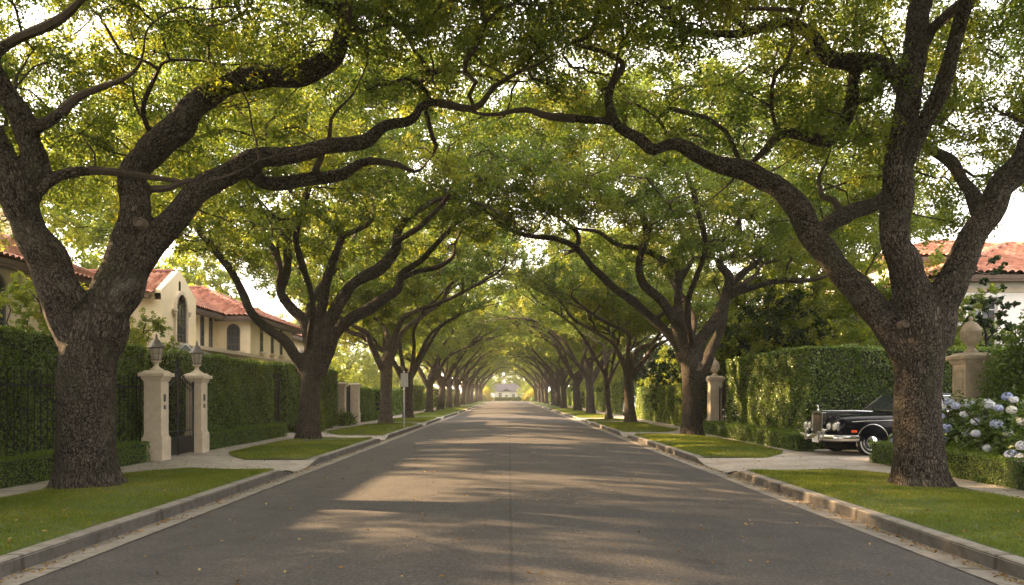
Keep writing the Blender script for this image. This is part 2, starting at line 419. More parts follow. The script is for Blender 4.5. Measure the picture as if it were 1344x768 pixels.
ISL = {-1: [(-30, 16.2), (18.8, 27.9), (30.2, 41.8), (44.5, 53), (56, 70.5), (73.5, 84), (87, 97), (100, 109), (112, 123), (126, 139), (142, 153), (156, 171), (174, 190), (193, 204)],
       1: [(-30, 16.0), (19.4, 30.2), (33, 44.2), (46.6, 50), (54, 65), (68, 77), (80, 92), (95, 106), (109, 121), (124, 141), (144, 158), (161, 175), (178, 192), (194, 204)]}
VERGE = .13
def isl_dist(y, side):
    d = np.full(np.shape(y), 1e3)
    for a, b in ISL[side]:
        d = np.minimum(d, np.maximum(np.maximum(a-y, y-b), 0))
    return d
def walk_z(side):
    def f(x, y):
        ax = np.abs(x); down = np.clip((isl_dist(y, side)-.05)/.75, 0, 1)
        t = np.clip((ax-4.6)/1.5, 0, 1)
        return VERGE - .004 - (VERGE-.022)*down*(1-t)
    return f
for side in (-1, 1):
    ys = np.unique(np.concatenate([np.arange(-30, ROAD_END, 1.0)] + [np.linspace(a-.9, a+.3, 7) for a, b in ISL[side]] + [np.linspace(b-.3, b+.9, 7) for a, b in ISL[side]]))
    xs = np.array([4.575, 4.76, 5.2, 5.7, 6.2, 7, 8, 9.1])
    if side < 0: xs = -xs[::-1]
    tag(strip("sidewalk", xs, ys, walk_z(side), M['paving_concrete']), kind='structure')
# concrete drives running back from the street
for (x0, x1, y0, y1) in ((9.09, 24, 18.75, 22.0), (9.09, 26, 54.5, 60), (-16, -9.09, 29.9, 32), (-15, -9.09, 18.9, 21.2), (9.09, 15, 31, 33.2), (-15, -9.09, 42.4, 44.8)):
    d = MB(); d.box(((x0+x1)/2, (y0+y1)/2, VERGE-.05), (abs(x1-x0), y1-y0, .09)); tag(d.build("driveway", M['paving_concrete']), kind='structure')
# garden earth behind the pavement
for side in (-1, 1):
    d = MB(); d.box((side*(9.105+60), 100, .04), (120, 290, .15)); tag(d.build("garden_ground", M['soil']), kind='structure')
d = MB(); d.box((0, ROAD_END+9+30, .02), (260, 60, .14)); tag(d.build("lawn", M['turf']), kind='structure')

def kerb(side):
    mb = MB()
    for a, b in ISL[side]:
        ys = [a-.55, a+.25] + list(np.linspace(a+.25, b-.25, max(2, int((b-a)/1.5)))[1:-1]) + [b-.25, b+.55]
        prof = [(4.575, -.03), (4.585, None), (4.60, None), (4.745, None), (4.76, -.03)]
        V = []; Fs = []
        for k, y in enumerate(ys):
            h = VERGE+.022 if 0 < k < len(ys)-1 else .028
            for (x, z) in prof:
                zz = z if z is not None else h - (.012 if x < 4.59 else 0)
                V.append((side*(x + .006*math.sin(y*1.7)), y, zz))
        for k in range(len(ys)-1):
            for q in range(4):
                Fs.append((k*5+q, k*5+q+1, (k+1)*5+q+1, (k+1)*5+q))
        Fs += [(0,1,2,3,4), tuple((len(ys)-1)*5+q for q in (4,3,2,1,0))]
        mb.add(V, Fs)
    o = mb.build("kerb", M['kerb_concrete']); o.data.materials.append(M['kerb_face'])      # upright face darker than the top
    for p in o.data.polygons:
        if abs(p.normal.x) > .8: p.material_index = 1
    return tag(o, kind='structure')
kerb(-1); kerb(1)

def outer_edge(y, a, b):
    """outer edge of a lawn island: narrower at its near and far ends"""
    e = 7.35 + .12*np.sin(y*.6)
    return e - 1.0*np.clip(1-(y-a)/2.2, 0, 1)**1.5 - .9*np.clip(1-(b-y)/1.6, 0, 1)**1.5
def vnoise(x, y, sc, seed):
    """smooth random patches on the ground"""
    g_ = np.random.default_rng(seed).uniform(0, 1, (64, 64)); u = np.asarray(x)*sc+100; v = np.asarray(y)*sc+100
    i = np.floor(u).astype(int); j = np.floor(v).astype(int); fu = u-i; fv = v-j; fu = fu*fu*(3-2*fu); fv = fv*fv*(3-2*fv)
    q = lambda a, b: g_[a % 64, b % 64]
    return (q(i, j)*(1-fu)+q(i+1, j)*fu)*(1-fv)+(q(i, j+1)*(1-fu)+q(i+1, j+1)*fu)*fv
def turf_thin(x, y):
    n_ = .5*vnoise(x, y, .9, 1)+.3*vnoise(x, y, 2.3, 2)+.2*vnoise(x, y, 6, 3)
    for tx, ty in ((-6.95, 13.1), (6.9, 13.3), (-6.8, 26.9), (6.75, 29.4)): n_ = n_ - .42*np.exp(-((x-tx-.5)**2+(y-ty+.4)**2)/1.3)
    return n_
bl_pos = []; bl_h = []; bl_w = []; bl_t = []
for side in (-1, 1):
    for a, b in ISL[side]:
        ys = np.linspace(a, b, max(10, int((b-a)/.4))); us = np.linspace(0, 1, 12)
        U, Y = np.meshgrid(us, ys)
        E = outer_edge(Y, a, b)
        X = 4.755 + U*(E-4.755)
        edge = np.minimum(np.minimum(U, 1-U)*4, np.minimum(Y-a, b-Y)*1.6).clip(0, 1)
        Zz = VERGE + .006 + .055*np.sqrt(edge) + .012*np.sin(X*2.3+Y*1.1)
        V = np.stack([side*X, Y, Zz], -1).reshape(-1, 3); nx = len(us)
        i, j = np.meshgrid(np.arange(nx-1), np.arange(len(ys)-1)); q = (j*nx+i).ravel()
        tag(link("verge_lawn", np_mesh("verge_lawn", V, [np.stack([q, q+1, q+nx+1, q+nx], 1)], [M['turf']], True)), kind='structure')
        lo, hi = max(a, 3.5), b
        dist = max(lo, 5)
        if lo < 90 and hi > 4:
            segs = [(lo, min(hi, 9)), (max(lo, 9), min(hi, 17)), (max(lo, 17), hi)]
            for (s0, s1) in segs:
                if s1 <= s0: continue
                dm = (s0+s1)/2
                dens = 2600 if dm < 17 else (1500 if dm < 30 else (500 if dm < 60 else 180))
                n = int(dens*(s1-s0)*2.6)
                y = rng.uniform(s0, s1, n); e = outer_edge(y, a, b); x = 4.77+rng.uniform(0, 1, n)**.95*(e-4.77)
                ed = np.minimum(np.minimum((x-4.755)/(e-4.755), (e-x)/(e-4.755))*4, np.minimum(y-a, b-y)*1.6).clip(0, 1)
                z = VERGE+.004+.055*np.sqrt(ed)+.012*np.sin(x*2.3+y*1.1)
                bl_pos.append(np.stack([side*x, y, z], 1))
                sc = 1.0 if dm < 17 else (1.35 if dm < 30 else 2.2)
                patch = .7+.5*np.sin(x*1.9+1.3*np.sin(y*.8))*np.sin(y*1.3)**2
                tn = turf_thin(side*x, y); keep = tn > rng.uniform(.10, .36, n); bl_pos[-1] = bl_pos[-1][keep]; n = int(keep.sum()); patch = patch[keep]; bl_t.append(rng.normal(.52, .15, n)+.9*(.5-tn[keep]))
                bl_h.append(rng.uniform(.025, .062, n)*(.7+.3*sc)*patch.clip(.45, 1.3)); bl_w.append(np.full(n, .0055*sc)*rng.uniform(.7, 1.4, n))
pos = np.concatenate(bl_pos); h = np.concatenate(bl_h)[:, None]; w = np.concatenate(bl_w)[:, None]; n = len(pos)
ang = rng.uniform(0, 2*np.pi, n); dv = np.stack([np.cos(ang), np.sin(ang), 0*ang], 1)
lean = rng.normal(size=(n, 3))*np.array([.5, .5, 0])
V = np.stack([pos-dv*w, pos+dv*w, pos+np.array([0, 0, 1])*h+lean*h], 1).reshape(-1, 3)
me = np_mesh("grass", V, [np.arange(n*3).reshape(-1, 3)], [M['grass_blade']], attrs={'tint': np.repeat(np.clip(np.concatenate(bl_t), 0, 1), 3)})
tag(link("grass", me), "short mown green grass on the kerbside lawn strips", "grass", kind='stuff')

# fallen leaves: gutters, pavement, road, lawns
n = 4200; y = 3.5+42*rng.uniform(0, 1, n)**1.6; side = rng.choice([-1, 1], n); k = rng.uniform(0, 1, n)
x = np.where(k < .42, 4.53-np.abs(rng.normal(0, .09, n)), np.where(k < .60, rng.uniform(0, 4.2, n), rng.uniform(4.8, 8.2, n)))*side
ax = np.abs(x)
z = np.where(ax < 4.57, np.where(ax < 4.2, road_z(x)+.014, road_z(np.minimum(ax, 4.56))+.014), VERGE+.03)
for s in (-1, 1):
    msk = (ax > 4.57) & (side == s); z[msk] = walk_z(s)(x[msk], y[msk])+.012
    for a_, b_ in ISL[s]:
        inn = msk & (y > a_) & (y < b_) & (ax < outer_edge(y, a_, b_)); z[inn] = VERGE+.085
nr = np.stack([rng.normal(0, .35, n), rng.normal(0, .35, n), np.ones(n)], 1)
me = leaf_mesh("fallen_leaves", np.stack([x, y, z], 1), nr, rng.uniform(.025, .06, n), rng.uniform(0, 1, n), M['litter_leaf'])
tag(link("fallen_leaves", me), "small dry brown leaves scattered along gutters and over the asphalt", "leaf litter", kind='stuff')

# ------------------------------------------------------------------ hedges
def clipped(name, parts, dens, size, mat, label, cat, group=None, rough=.05, core='hedge_core', tint_mu=.45):
    """parts: boxes (x0,x1,y0,y1,z0,z1). Inner dark mass plus leaves on and just under every outer face."""
    Vs = []; Fs = []; nv = 0
    LP = []; LN = []
    for (x0, x1, y0, y1, z0, z1) in parts:
        i = .07
        b = MB(); b.box(((x0+x1)/2, (y0+y1)/2, (z0+z1-i)/2), (x1-x0-2*i, y1-y0-2*i, z1-z0-i))
        Vs.append(np.array(b.v)); Fs.append(np.array(b.f)+nv); nv += 8
        faces = [((x0,y0,z0),(0,y1-y0,0),(0,0,z1-z0),(-1,0,0)), ((x1,y0,z0),(0,y1-y0,0),(0,0,z1-z0),(1,0,0)),
                 ((x0,y0,z0),(x1-x0,0,0),(0,0,z1-z0),(0,-1,0)), ((x0,y1,z0),(x1-x0,0,0),(0,0,z1-z0),(0,1,0)),
                 ((x0,y0,z1),(x1-x0,0,0),(0,y1-y0,0),(0,0,1))]
        for (o, u, v, nn) in faces:
            A = np.linalg.norm(np.cross(u, v)); k = int(A*dens)
            if not k: continue
            p = np.array(o) + rng.uniform(0, 1, (k, 1))*np.array(u) + rng.uniform(0, 1, (k, 1))*np.array(v)
            nn = np.array(nn, float)
            wob = rough*.8*(np.sin(p[:, 0]*2.1+p[:, 1]*1.7+1.3*p[:, 2])+.6*np.sin(p[:, 1]*4.3+p[:, 2]*3.7+p[:, 0]*3.1)+.5*np.sin(p[:, 2]*7.1+p[:, 1]*6.3))
            dep = wob - np.abs(rng.normal(0, rough, k)) + (rng.uniform(0, 1, k) > .97)*rng.uniform(0, .12, k)
            dep = np.maximum(dep, -.055); p = p + nn*dep[:, None]
            LP.append(p); LN.append(nn*1.0 + rng.normal(0, .55, (k, 3)) + np.array([0, 0, .35]))
    LP = np.concatenate(LP); LN = np.concatenate(LN); k = len(LP)
    V, Fc = leaf_quads(LP, LN, rng.uniform(.7, 1.3, k)*size)
    tint = np.clip(rng.normal(tint_mu, .2, k) + .14*(vnoise(LP[:, 0]+LP[:, 1], LP[:, 2]*1.3, 1.1, 9)-.5)*2, 0, 1)
    nq = sum(len(f) for f in Fs)
    me = np_mesh(name, np.concatenate(Vs+[V]), [np.concatenate(Fs), Fc+nv], [M[core], M[mat]],
                 attrs={'tint': np.concatenate([np.zeros(nv), np.repeat(tint, 4)])}, midx=np.concatenate([np.zeros(nq), np.ones(len(Fc))]))
    return tag(link(name, me), label, cat, group)
simple("hedge_core", (.022,.03,.012), 1, 0, .5, 6)
TH = "tall clipped hedges along the pavements"; LH = "low box hedges along the pavements"
Z0 = .12
clipped("tall_hedge", [(-10.1, -8.78, -4, 19.4, Z0, 2.85)], 620, .075, 'hedge_leaf', "tall dark clipped hedge behind the nearest left oak, with iron railings along its foot", "hedge", TH)
clipped("tall_hedge", [(-10.1, -8.85, 21.5, 30.0, Z0, 2.85)], 560, .08, 'hedge_leaf', "tall clipped hedge starting right beyond the lantern gate pillars", "hedge", TH)
clipped("tall_hedge", [(-10.1, -9.0, 32.3, 42.0, Z0, 2.95)], 380, .10, 'hedge_leaf', "tall clipped hedge behind the second left oak, beyond the dark iron gate", "hedge", TH)
clipped("tall_hedge", [(-9.9, -9.0, 45.6, 53.5, Z0, 2.1)], 320, .11, 'hedge_leaf', "shorter clipped hedge just beyond the flat capped stone pillar on the left", "hedge", TH)
clipped("low_hedge", [(-8.72, -8.22, -2, 18.25, Z0, .60)], 1500, .038, 'box_leaf', "low clipped box hedge on the left, ending at the near lantern pillar", "hedge", LH, .025)
clipped("low_hedge", [(-8.78, -8.28, 21.6, 29.7, Z0, .60)], 1100, .045, 'box_leaf', "low box hedge running from the far lantern pillar to the second left oak", "hedge", LH, .025)
clipped("low_hedge", [(-8.8, -8.25, 32.4, 37.5, Z0, .72)], 700, .055, 'box_leaf', "short block of box hedge just past the second left oak", "hedge", LH, .03)
clipped("low_hedge", [(-8.75, -8.2, 45.5, 54, Z0, .6)], 420, .075, 'box_leaf', "low box hedge beyond the flat capped pillar, left pavement", "hedge", LH, .03)
clipped("tall_hedge", [(8.45, 9.9, 22.5, 31.0, Z0, 3.05), (9.9, 19.5, 22.5, 23.5, Z0, 2.98)], 430, .09, 'hedge_leaf', "high squared hedge turning the corner behind the black vintage car", "hedge", TH)
clipped("low_hedge", [(7.78, 8.33, 21.6, 32.0, Z0, .62)], 900, .05, 'box_leaf', "low box hedge in front of the high hedge beyond the black car", "hedge", LH, .025)
clipped("low_hedge", [(8.2, 8.75, -2, 18.2, Z0, .62)], 1500, .038, 'box_leaf', "low box hedge below the hydrangeas behind the nearest right oak", "hedge", LH, .025)
clipped("tall_hedge", [(8.4, 9.4, 36.0, 40.5, Z0, 2.2)], 330, .105, 'hedge_leaf', "sunlit yellowish hedge block just past the urn pillar, nearer of the pair", "hedge", TH, tint_mu=.62)  # raised tint puts the sunlit yellow into the leaf colour
clipped("tall_hedge", [(8.5, 9.5, 41.2, 53.5, Z0, 2.15)], 300, .11, 'hedge_leaf', "clipped hedge behind the slim third right oak, up to the pale car", "hedge", TH, tint_mu=.55)
WHERE = ["beside the fifth oak", "around the sixth oak", "by the seventh oak", "by the eighth oak", "beside the ninth oak", "around the tenth oak", "by the eleventh oak", "last before the street end"]
for side, nm, ch in ((-1, "left", [(56.5, 71), (73, 84), (86.5, 99), (101, 116), (118.5, 133), (136, 152), (155, 174), (177, 200)]),
                     (1, "right", [(61.5, 70), (72, 83), (85, 98), (100.5, 114), (117, 133), (136, 151), (154, 172), (175, 200)])):
    for k, (a_, b_) in enumerate(ch):
        x0 = 8.6+.35*((k*7) % 3); hgt = (2.1, 2.7, 1.9, 2.5)[(k+(side > 0)) % 4]
        xs = (x0, x0+1.1) if side > 0 else (-x0-1.1, -x0)
        clipped("tall_hedge", [(*xs, a_, b_, Z0, hgt)], 110 if k < 3 else 45, .17 if k < 3 else .26, 'hedge_leaf',
                "dark far hedge on the %s side of the street, %s" % (nm, WHERE[k]), "hedge", TH)

# ------------------------------------------------------------------ trees
def catmull(pts, step):
    pts = np.array(pts, float); out = []
    Pp = np.vstack([2*pts[0]-pts[1], pts, 2*pts[-1]-pts[-2]])
    for i in range(1, len(Pp)-2):
        p0, p1, p2, p3 = Pp[i-1:i+3]; L = np.linalg.norm((p2-p1)[:3]); k = max(1, int(round(L/step)))
        for t in np.arange(k)/k:
            out.append(.5*((2*p1)+(-p0+p2)*t+(2*p0-5*p1+4*p2-p3)*t*t+(-p0+3*p1-3*p2+p3)*t**3))
    out.append(Pp[-2]); out = np.array(out); out[:, 3] = np.maximum(out[:, 3], .012); return out

def tubes_np(paths, sides):
    """paths: list of (k,4) arrays -> verts, quads (open tubes), end caps as triangles"""
    V = []; Q = []; T = []; nv = 0
    ca = np.cos(2*np.pi*np.arange(sides)/sides); sa = np.sin(2*np.pi*np.arange(sides)/sides)
    for p in paths:
        k = len(p); c = p[:, :3]; t = unit(np.gradient(c, axis=0))
        up = np.array([0, 0, 1.]) if abs(t[0, 2]) < .9 else np.array([1., 0, 0])
        rings = np.zeros((k, sides, 3))
        for i in range(k):
            a = np.cross(t[i], up); a /= max(np.linalg.norm(a), 1e-9); b = np.cross(a, t[i]); up = b
            rings[i] = c[i] + p[i, 3]*(ca[:, None]*a + sa[:, None]*b)
        V.append(rings.reshape(-1, 3)); V.append(c[[0, -1]])
        i, j = np.meshgrid(np.arange(sides), np.arange(k-1)); i = i.ravel(); j = j.ravel(); i2 = (i+1) % sides
        Q.append(np.stack([j*sides+i, j*sides+i2, (j+1)*sides+i2, (j+1)*sides+i], 1)+nv)
        s = np.arange(sides); s2 = (s+1) % sides; c0 = nv+k*sides
        T.append(np.stack([s2+nv, s+nv, np.full(sides, c0)], 1)); T.append(np.stack([s+nv+(k-1)*sides, s2+nv+(k-1)*sides, np.full(sides, c0+1)], 1))
        nv += k*sides+2
    return np.concatenate(V), np.concatenate(Q), np.concatenate(T)

def wood_mesh(name, limbs, voxel, mat, lump=.032, rg=rng):
    """main limbs melted into one skin, with coordinates that run along each limb for the bark"""
    V, Q, T = tubes_np(limbs, 14)
    me = np_mesh(name+"_raw", V, [Q, T]); ob = link("wood_raw", me)
    m = ob.modifiers.new("r", 'REMESH'); m.mode = 'VOXEL'; m.voxel_size = voxel; m.use_smooth_shade = True
    m2 = ob.modifiers.new("s", 'SMOOTH'); m2.iterations = 5; m2.factor = .5
    dg = bpy.context.evaluated_depsgraph_get(); out = bpy.data.meshes.new_from_object(ob.evaluated_get(dg))
    bpy.data.objects.remove(ob); bpy.data.meshes.remove(me); out.name = name
    n = len(out.vertices); co = np.zeros(n*3, np.float32); out.vertices.foreach_get("co", co); co = co.reshape(-1, 3).astype(float)
    nr = np.zeros(n*3, np.float32); out.vertices.foreach_get("normal", nr); nr = nr.reshape(-1, 3)
    # nearest skeleton segment
    A = np.concatenate([l[:-1, :3] for l in limbs]); B = np.concatenate([l[1:, :3] for l in limbs]); Rr = np.concatenate([l[:-1, 3] for l in limbs]); R2 = np.concatenate([l[1:, 3] for l in limbs])-Rr
    S0 = []; FU = []; FB = []
    off = 0
    for l in limbs:
        d = np.linalg.norm(np.diff(l[:, :3], axis=0), axis=1); S0.append(np.concatenate([[0], np.cumsum(d)[:-1]])+off); off += 3.7
        t = unit(np.diff(l[:, :3], axis=0)); up = np.array([0, 1., 0]) if abs(t[0, 1]) < .9 else np.array([1., 0, 0])
        for i in range(len(t)):
            a = np.cross(t[i], up); a /= max(np.linalg.norm(a), 1e-9); up = np.cross(a, t[i]); FU.append(a); FB.append(up)
    S0 = np.concatenate(S0); FU = np.array(FU); FB = np.array(FB); D = B-A; LL = np.sum(D*D, 1)
    bark = np.zeros((n, 3))
    for c0 in range(0, n, 4000):
        p = co[c0:c0+4000]; w = p[:, None, :]-A[None]
        t = np.clip(np.sum(w*D, 2)/LL, 0, 1); dd = np.linalg.norm(w-t[..., None]*D[None], axis=2)-Rr[None]-t*R2[None]
        k = np.argmin(dd, 1); r_ = np.arange(len(p)); wv = w[r_, k]-t[r_, k, None]*D[k]
        bark[c0:c0+4000] = np.stack([np.sum(wv*FU[k], 1), np.sum(wv*FB[k], 1), S0[k]+t[r_, k]*np.sqrt(LL[k])], 1)
    # burls and swellings
    ph = rg.uniform(0, 6, 6)
    rad = np.linalg.norm(bark[:, :2], axis=1)
    l1 = np.sin(bark[:, 2]*2.3+ph[0]+np.arctan2(bark[:, 1], bark[:, 0])*2)*np.sin(bark[:, 2]*1.1+ph[1]) + .6*np.sin(bark[:, 2]*5.1+ph[2]+np.arctan2(bark[:, 1], bark[:, 0])*3+ph[3])
    fl = np.exp(-np.clip(co[:, 2], 0, 9)/.28)*(co[:, 2] < 2)
    co = co + nr*(fl*(.05+.075*np.sin(np.arctan2(co[:, 1], co[:, 0])*5+ph[4])+.03*np.sin(np.arctan2(co[:, 1], co[:, 0])*9+ph[5])))[:, None]
    co = co + nr*(l1*lump*np.clip(rad, 0, .5))[:, None]
    out.vertices.foreach_set("co", co.astype(np.float32).ravel())
    at = out.attributes.new("bark", 'FLOAT_VECTOR', 'POINT'); at.data.foreach_set("vector", bark.astype(np.float32).ravel())
    out.materials.clear(); out.materials.append(mat)
    out.polygons.foreach_set("use_smooth", np.ones(len(out.polygons), bool)); out.update()
    return out

def grow(limbs, clumps, rg, start_z=3.4, rcap=.16):
    """links every clump to the limbs by thin branches (grown outwards, nearest first); returns branch paths"""
    N = []; par = []; rad = []
    for l in limbs:
        for q in l:
            if q[2] > start_z and q[3] < rcap: N.append(q[:3]); par.append(-1); rad.append(q[3])
    N = list(N); base = len(N)
    arr = np.array(N); dm = np.array([np.min(np.linalg.norm(arr-c, axis=1)) for c in clumps])
    order = np.argsort(dm); buf = np.zeros((base+len(clumps)*14, 3)); buf[:base] = arr; cnt = base
    parent = np.full(len(buf), -1); paths = []
    for ci in order:
        c = clumps[ci]; dv = buf[:cnt]-c; d = np.linalg.norm(dv, axis=1) + .8*np.maximum(dv[:, 2], 0)
        k = int(np.argmin(d)); a = buf[k].copy(); L = np.linalg.norm(c-a)
        if L < .25: continue
        m = max(2, min(12, int(L/.32)+1))
        t = np.linspace(0, 1, m+1)[1:, None]
        bend = rg.normal(0, .16*L, 3); bend[2] = abs(bend[2])*.6
        kink = rg.normal(0, .055*min(L, 2), (m, 3)); kink[-1] = 0
        pts = a+(c-a)*t+bend*(4*t*(1-t))*.6+kink
        idx = [k]
        for j in range(m):
            buf[cnt] = pts[j]; parent[cnt] = idx[-1]; idx.append(cnt); cnt += 1
        paths.append(idx)
    load = np.zeros(cnt); 
    for idx in paths: load[idx[-1]] += 1
    for i in range(cnt-1, base-1, -1):
        if parent[i] >= 0: load[parent[i]] += load[i]
    r = .009*np.sqrt(load)+.007
    r[:base] = np.array(rad)
    out = []
    for idx in paths:
        idx = np.array(idx); rr = r[idx].copy(); rr[0] = min(rr[0], rr[1]*1.25); out.append(np.concatenate([buf[idx], rr[:, None]], 1))
    return out

def crown_clumps(rg, n, vol, min_d):
    """n clump centres inside the crown: vol(p) -> bool; kept apart by min_d"""
    out = np.zeros((0, 3)); lo, hi, fn = vol; tries = 0
    while len(out) < n and tries < 60:
        c = rg.uniform(lo, hi, (600, 3)); c = c[fn(c)]; tries += 1
        for q in c:
            if len(out) == 0 or np.min(np.sum((out-q)**2, 1)) > min_d**2: out = np.vstack([out, q])
            if len(out) >= n: break
    return out

def crown_mesh(name, clumps, rg, per, size, mat, rad=(.85, .5), tint_mu=.42, up=.6, twigs=None):
    sub = 12; m = max(1, per//sub)
    cl = np.repeat(clumps, sub, 0); k = len(cl)
    d = unit(rg.normal(size=(k, 3)))*rg.uniform(.12, 1.0, (k, 1))**.8
    sc = np.repeat(rg.uniform(.7, 1.3, len(clumps)), sub)[:, None]
    sp = cl + d*np.array([rad[0], rad[0], rad[1]])*sc                          # sprays of each clump
    q = np.repeat(sp, m, 0); n = len(q)
    dirn = np.repeat(unit(d+rg.normal(0, .5, (k, 3))*np.array([1, 1, .4])), m, 0)
    pos = q + dirn*rg.uniform(-.18, .3, (n, 1))*rad[0] + rg.normal(0, .085, (n, 3))*rad[0]/.85
    nr = rg.normal(0, .6, (n, 3))+np.array([0, 0, up])
    ct = np.repeat(np.repeat(rg.normal(0, .10, len(clumps)), sub), m); st = np.repeat(rg.normal(0, .10, k), m)
    tint = tint_mu+ct+st+rg.normal(0, .13, n)
    return leaf_mesh(name, pos, nr, rg.uniform(.65, 1.3, n)*size, tint, mat, rg=rg, twigs=twigs)

def px_limb(pts, Z0, dz=(0, 0), Rpx=.88, base=(0, 0, 0), step=.16):
    """limb measured in the photograph (x, y, half-width in pixels) at its own distance"""
    out = []
    for i, (x, y, w) in enumerate(pts):
        t = i/(len(pts)-1); Z = Z0 + dz[0] + (dz[1]-dz[0])*t
        p = P(x, y, Z); out.append((p[0]-base[0], p[1]-base[1], p[2]-base[2], w*Rpx*Z/F))
    return catmull(out, step)

def gnarl(l, rg, amt=.16):
    k = len(l); j = rg.normal(size=(k, 3)); 
    for _ in range(3): j = (np.roll(j, 1, 0)+2*j+np.roll(j, -1, 0))/4
    w = np.minimum(np.arange(k)/4, 1)[:, None]
    l = l.copy(); l[:, :3] += j*amt*l[:, 3:4]*w*1.6
    l[:, 3] *= 1+.12*j[:, 0]
    return l

def oak_volume(road, zin=4.9, rise=3.0, R0=8.6, top=11.6, front=None, reach=8.4, drop=-.1, narrow=1.16):
    """crown of a street oak in its own frame; road = +1 if the road lies on its +x side. Arched underside over the road."""
    def fn(c):
        u = c[:, 0]*road; v = c[:, 1]; z = c[:, 2]
        uu = u-1.0; rho = np.sqrt((uu/(reach/8.4))**2+(v*narrow)**2)/R0
        zt = 5.4+(top-5.4)*np.sqrt(np.clip(1-rho**2, 0, 1))
        zl = np.where(u > 0, zin+rise*np.clip(u/6.8, 0, 1)**.8, zin+drop*np.maximum(-u-3, 0)) + .35*np.sin(c[:, 0]*1.1+v*.7)+.3*np.sin(v*1.6)
        if front is not None: zl = np.where(v < front[0], np.maximum(zl, front[1]), zl)
        holes = np.sin(c[:, 0]*.9+1.7*np.sin(v*.6))+np.sin(v*.95+z*.8+1.1)+np.sin(z*1.3+c[:, 0]*.7) > -1.35
        return (rho < 1) & (z > zl) & (z < zt) & holes
    return (np.array([-10, -10, 3.5]), np.array([10, 10, 12.5]), fn)

def oak(label, base, limbs, seed, voxel, vol, n_cl, per, size, bark, group="oaks lining the street", rcap=.16, tint=.42, start_z=3.4, mind=.9, side=0):
    rg = np.random.default_rng(seed)
    t = empty("oak_tree", base, 0, label, "tree", group)
    for _ in range(side):                             # crooked secondary branches off the main limbs
        l = limbs[rg.integers(1, len(limbs))]; ok_ = np.where((l[:, 3] > .055) & (l[:, 2] > 4.2))[0]
        if len(ok_) == 0: continue
        q = l[rg.choice(ok_)]; az = rg.uniform(0, 2*np.pi); L = rg.uniform(1.8, 3.6); d = np.array([math.cos(az)*.8, math.sin(az)*.8, rg.uniform(.35, 1.0)])
        p = [np.array([*q[:3], min(q[3]*.55, .12)])]
        for k in range(1, 8): d = d/np.linalg.norm(d)+rg.normal(0, .33, 3)+np.array([0, 0, .12]); d[2] = max(d[2], -.05); p.append(np.array([*(p[-1][:3]+d/np.linalg.norm(d)*L/7), max(.015, p[0][3]*(1-k/8))]))
        limbs = limbs+[catmull(p, .12)]
    limbs = [gnarl(l, rg) if i else l for i, l in enumerate(limbs)]
    ext = []
    for l in limbs:                                   # every limb runs out into a thin crooked end
        if l[-1, 3] > .014 and l[-1, 2] > 3:
            d = l[-1, :3]-l[-3, :3]; d = d/max(np.linalg.norm(d), 1e-6); L = rg.uniform(.9, 1.7); r = l[-1, 3]
            p = [l[-1]]
            for k in range(1, 6): d = d+rg.normal(0, .28, 3)+np.array([0, 0, .08]); d /= np.linalg.norm(d); p.append(np.array([*(p[-1][:3]+d*L/5), max(.008, r*(1-k/5.3))]))
            l = np.vstack([l[:-1], catmull(p, .12)])
        ext.append(l)
    limbs = ext
    thick = [l[l[:, 3] > voxel*1.25] for l in limbs]
    link("trunk", wood_mesh("trunk", [l for l in thick if len(l) > 3], voxel, bark, rg=rg), t)
    cl = crown_clumps(rg, n_cl, vol, mind)
    br = grow(limbs, cl, rg, start_z, rcap)
    br += [l[max(0, np.argmax(l[:, 3] <= voxel*1.6)-2):] for l in limbs if l[-1, 3] <= voxel*1.6]
    tw = []
    for c in cl:
        for _ in range(4):
            d = unit(rg.normal(size=(1, 3)))[0]*np.array([.75, .75, .45]); mid = c+d*.5+rg.normal(0, .06, 3)
            tw.append(np.array([[*c, .011], [*mid, .008], [*(c+d), .004]]))
    V, Q, T = tubes_np([b for b in br if len(b) > 1], 6); V2, Q2, T2 = tubes_np(tw, 3)
    twigs = (np.concatenate([V, V2]), [np.concatenate([Q, Q2+len(V)]), np.concatenate([T, T2+len(V)])])
    link("crown", crown_mesh("crown", cl, rg, per, size, M['oak_leaf'], tint_mu=tint, twigs=twigs), t)
    return t
# ---- the four nearest oaks: limbs measured in the photograph, each tree at its own place
def base_of(px, py): Z = F*(CAM_H-VERGE)/(py-519.0); return ((px-668)*Z/F, Z, 0.0)

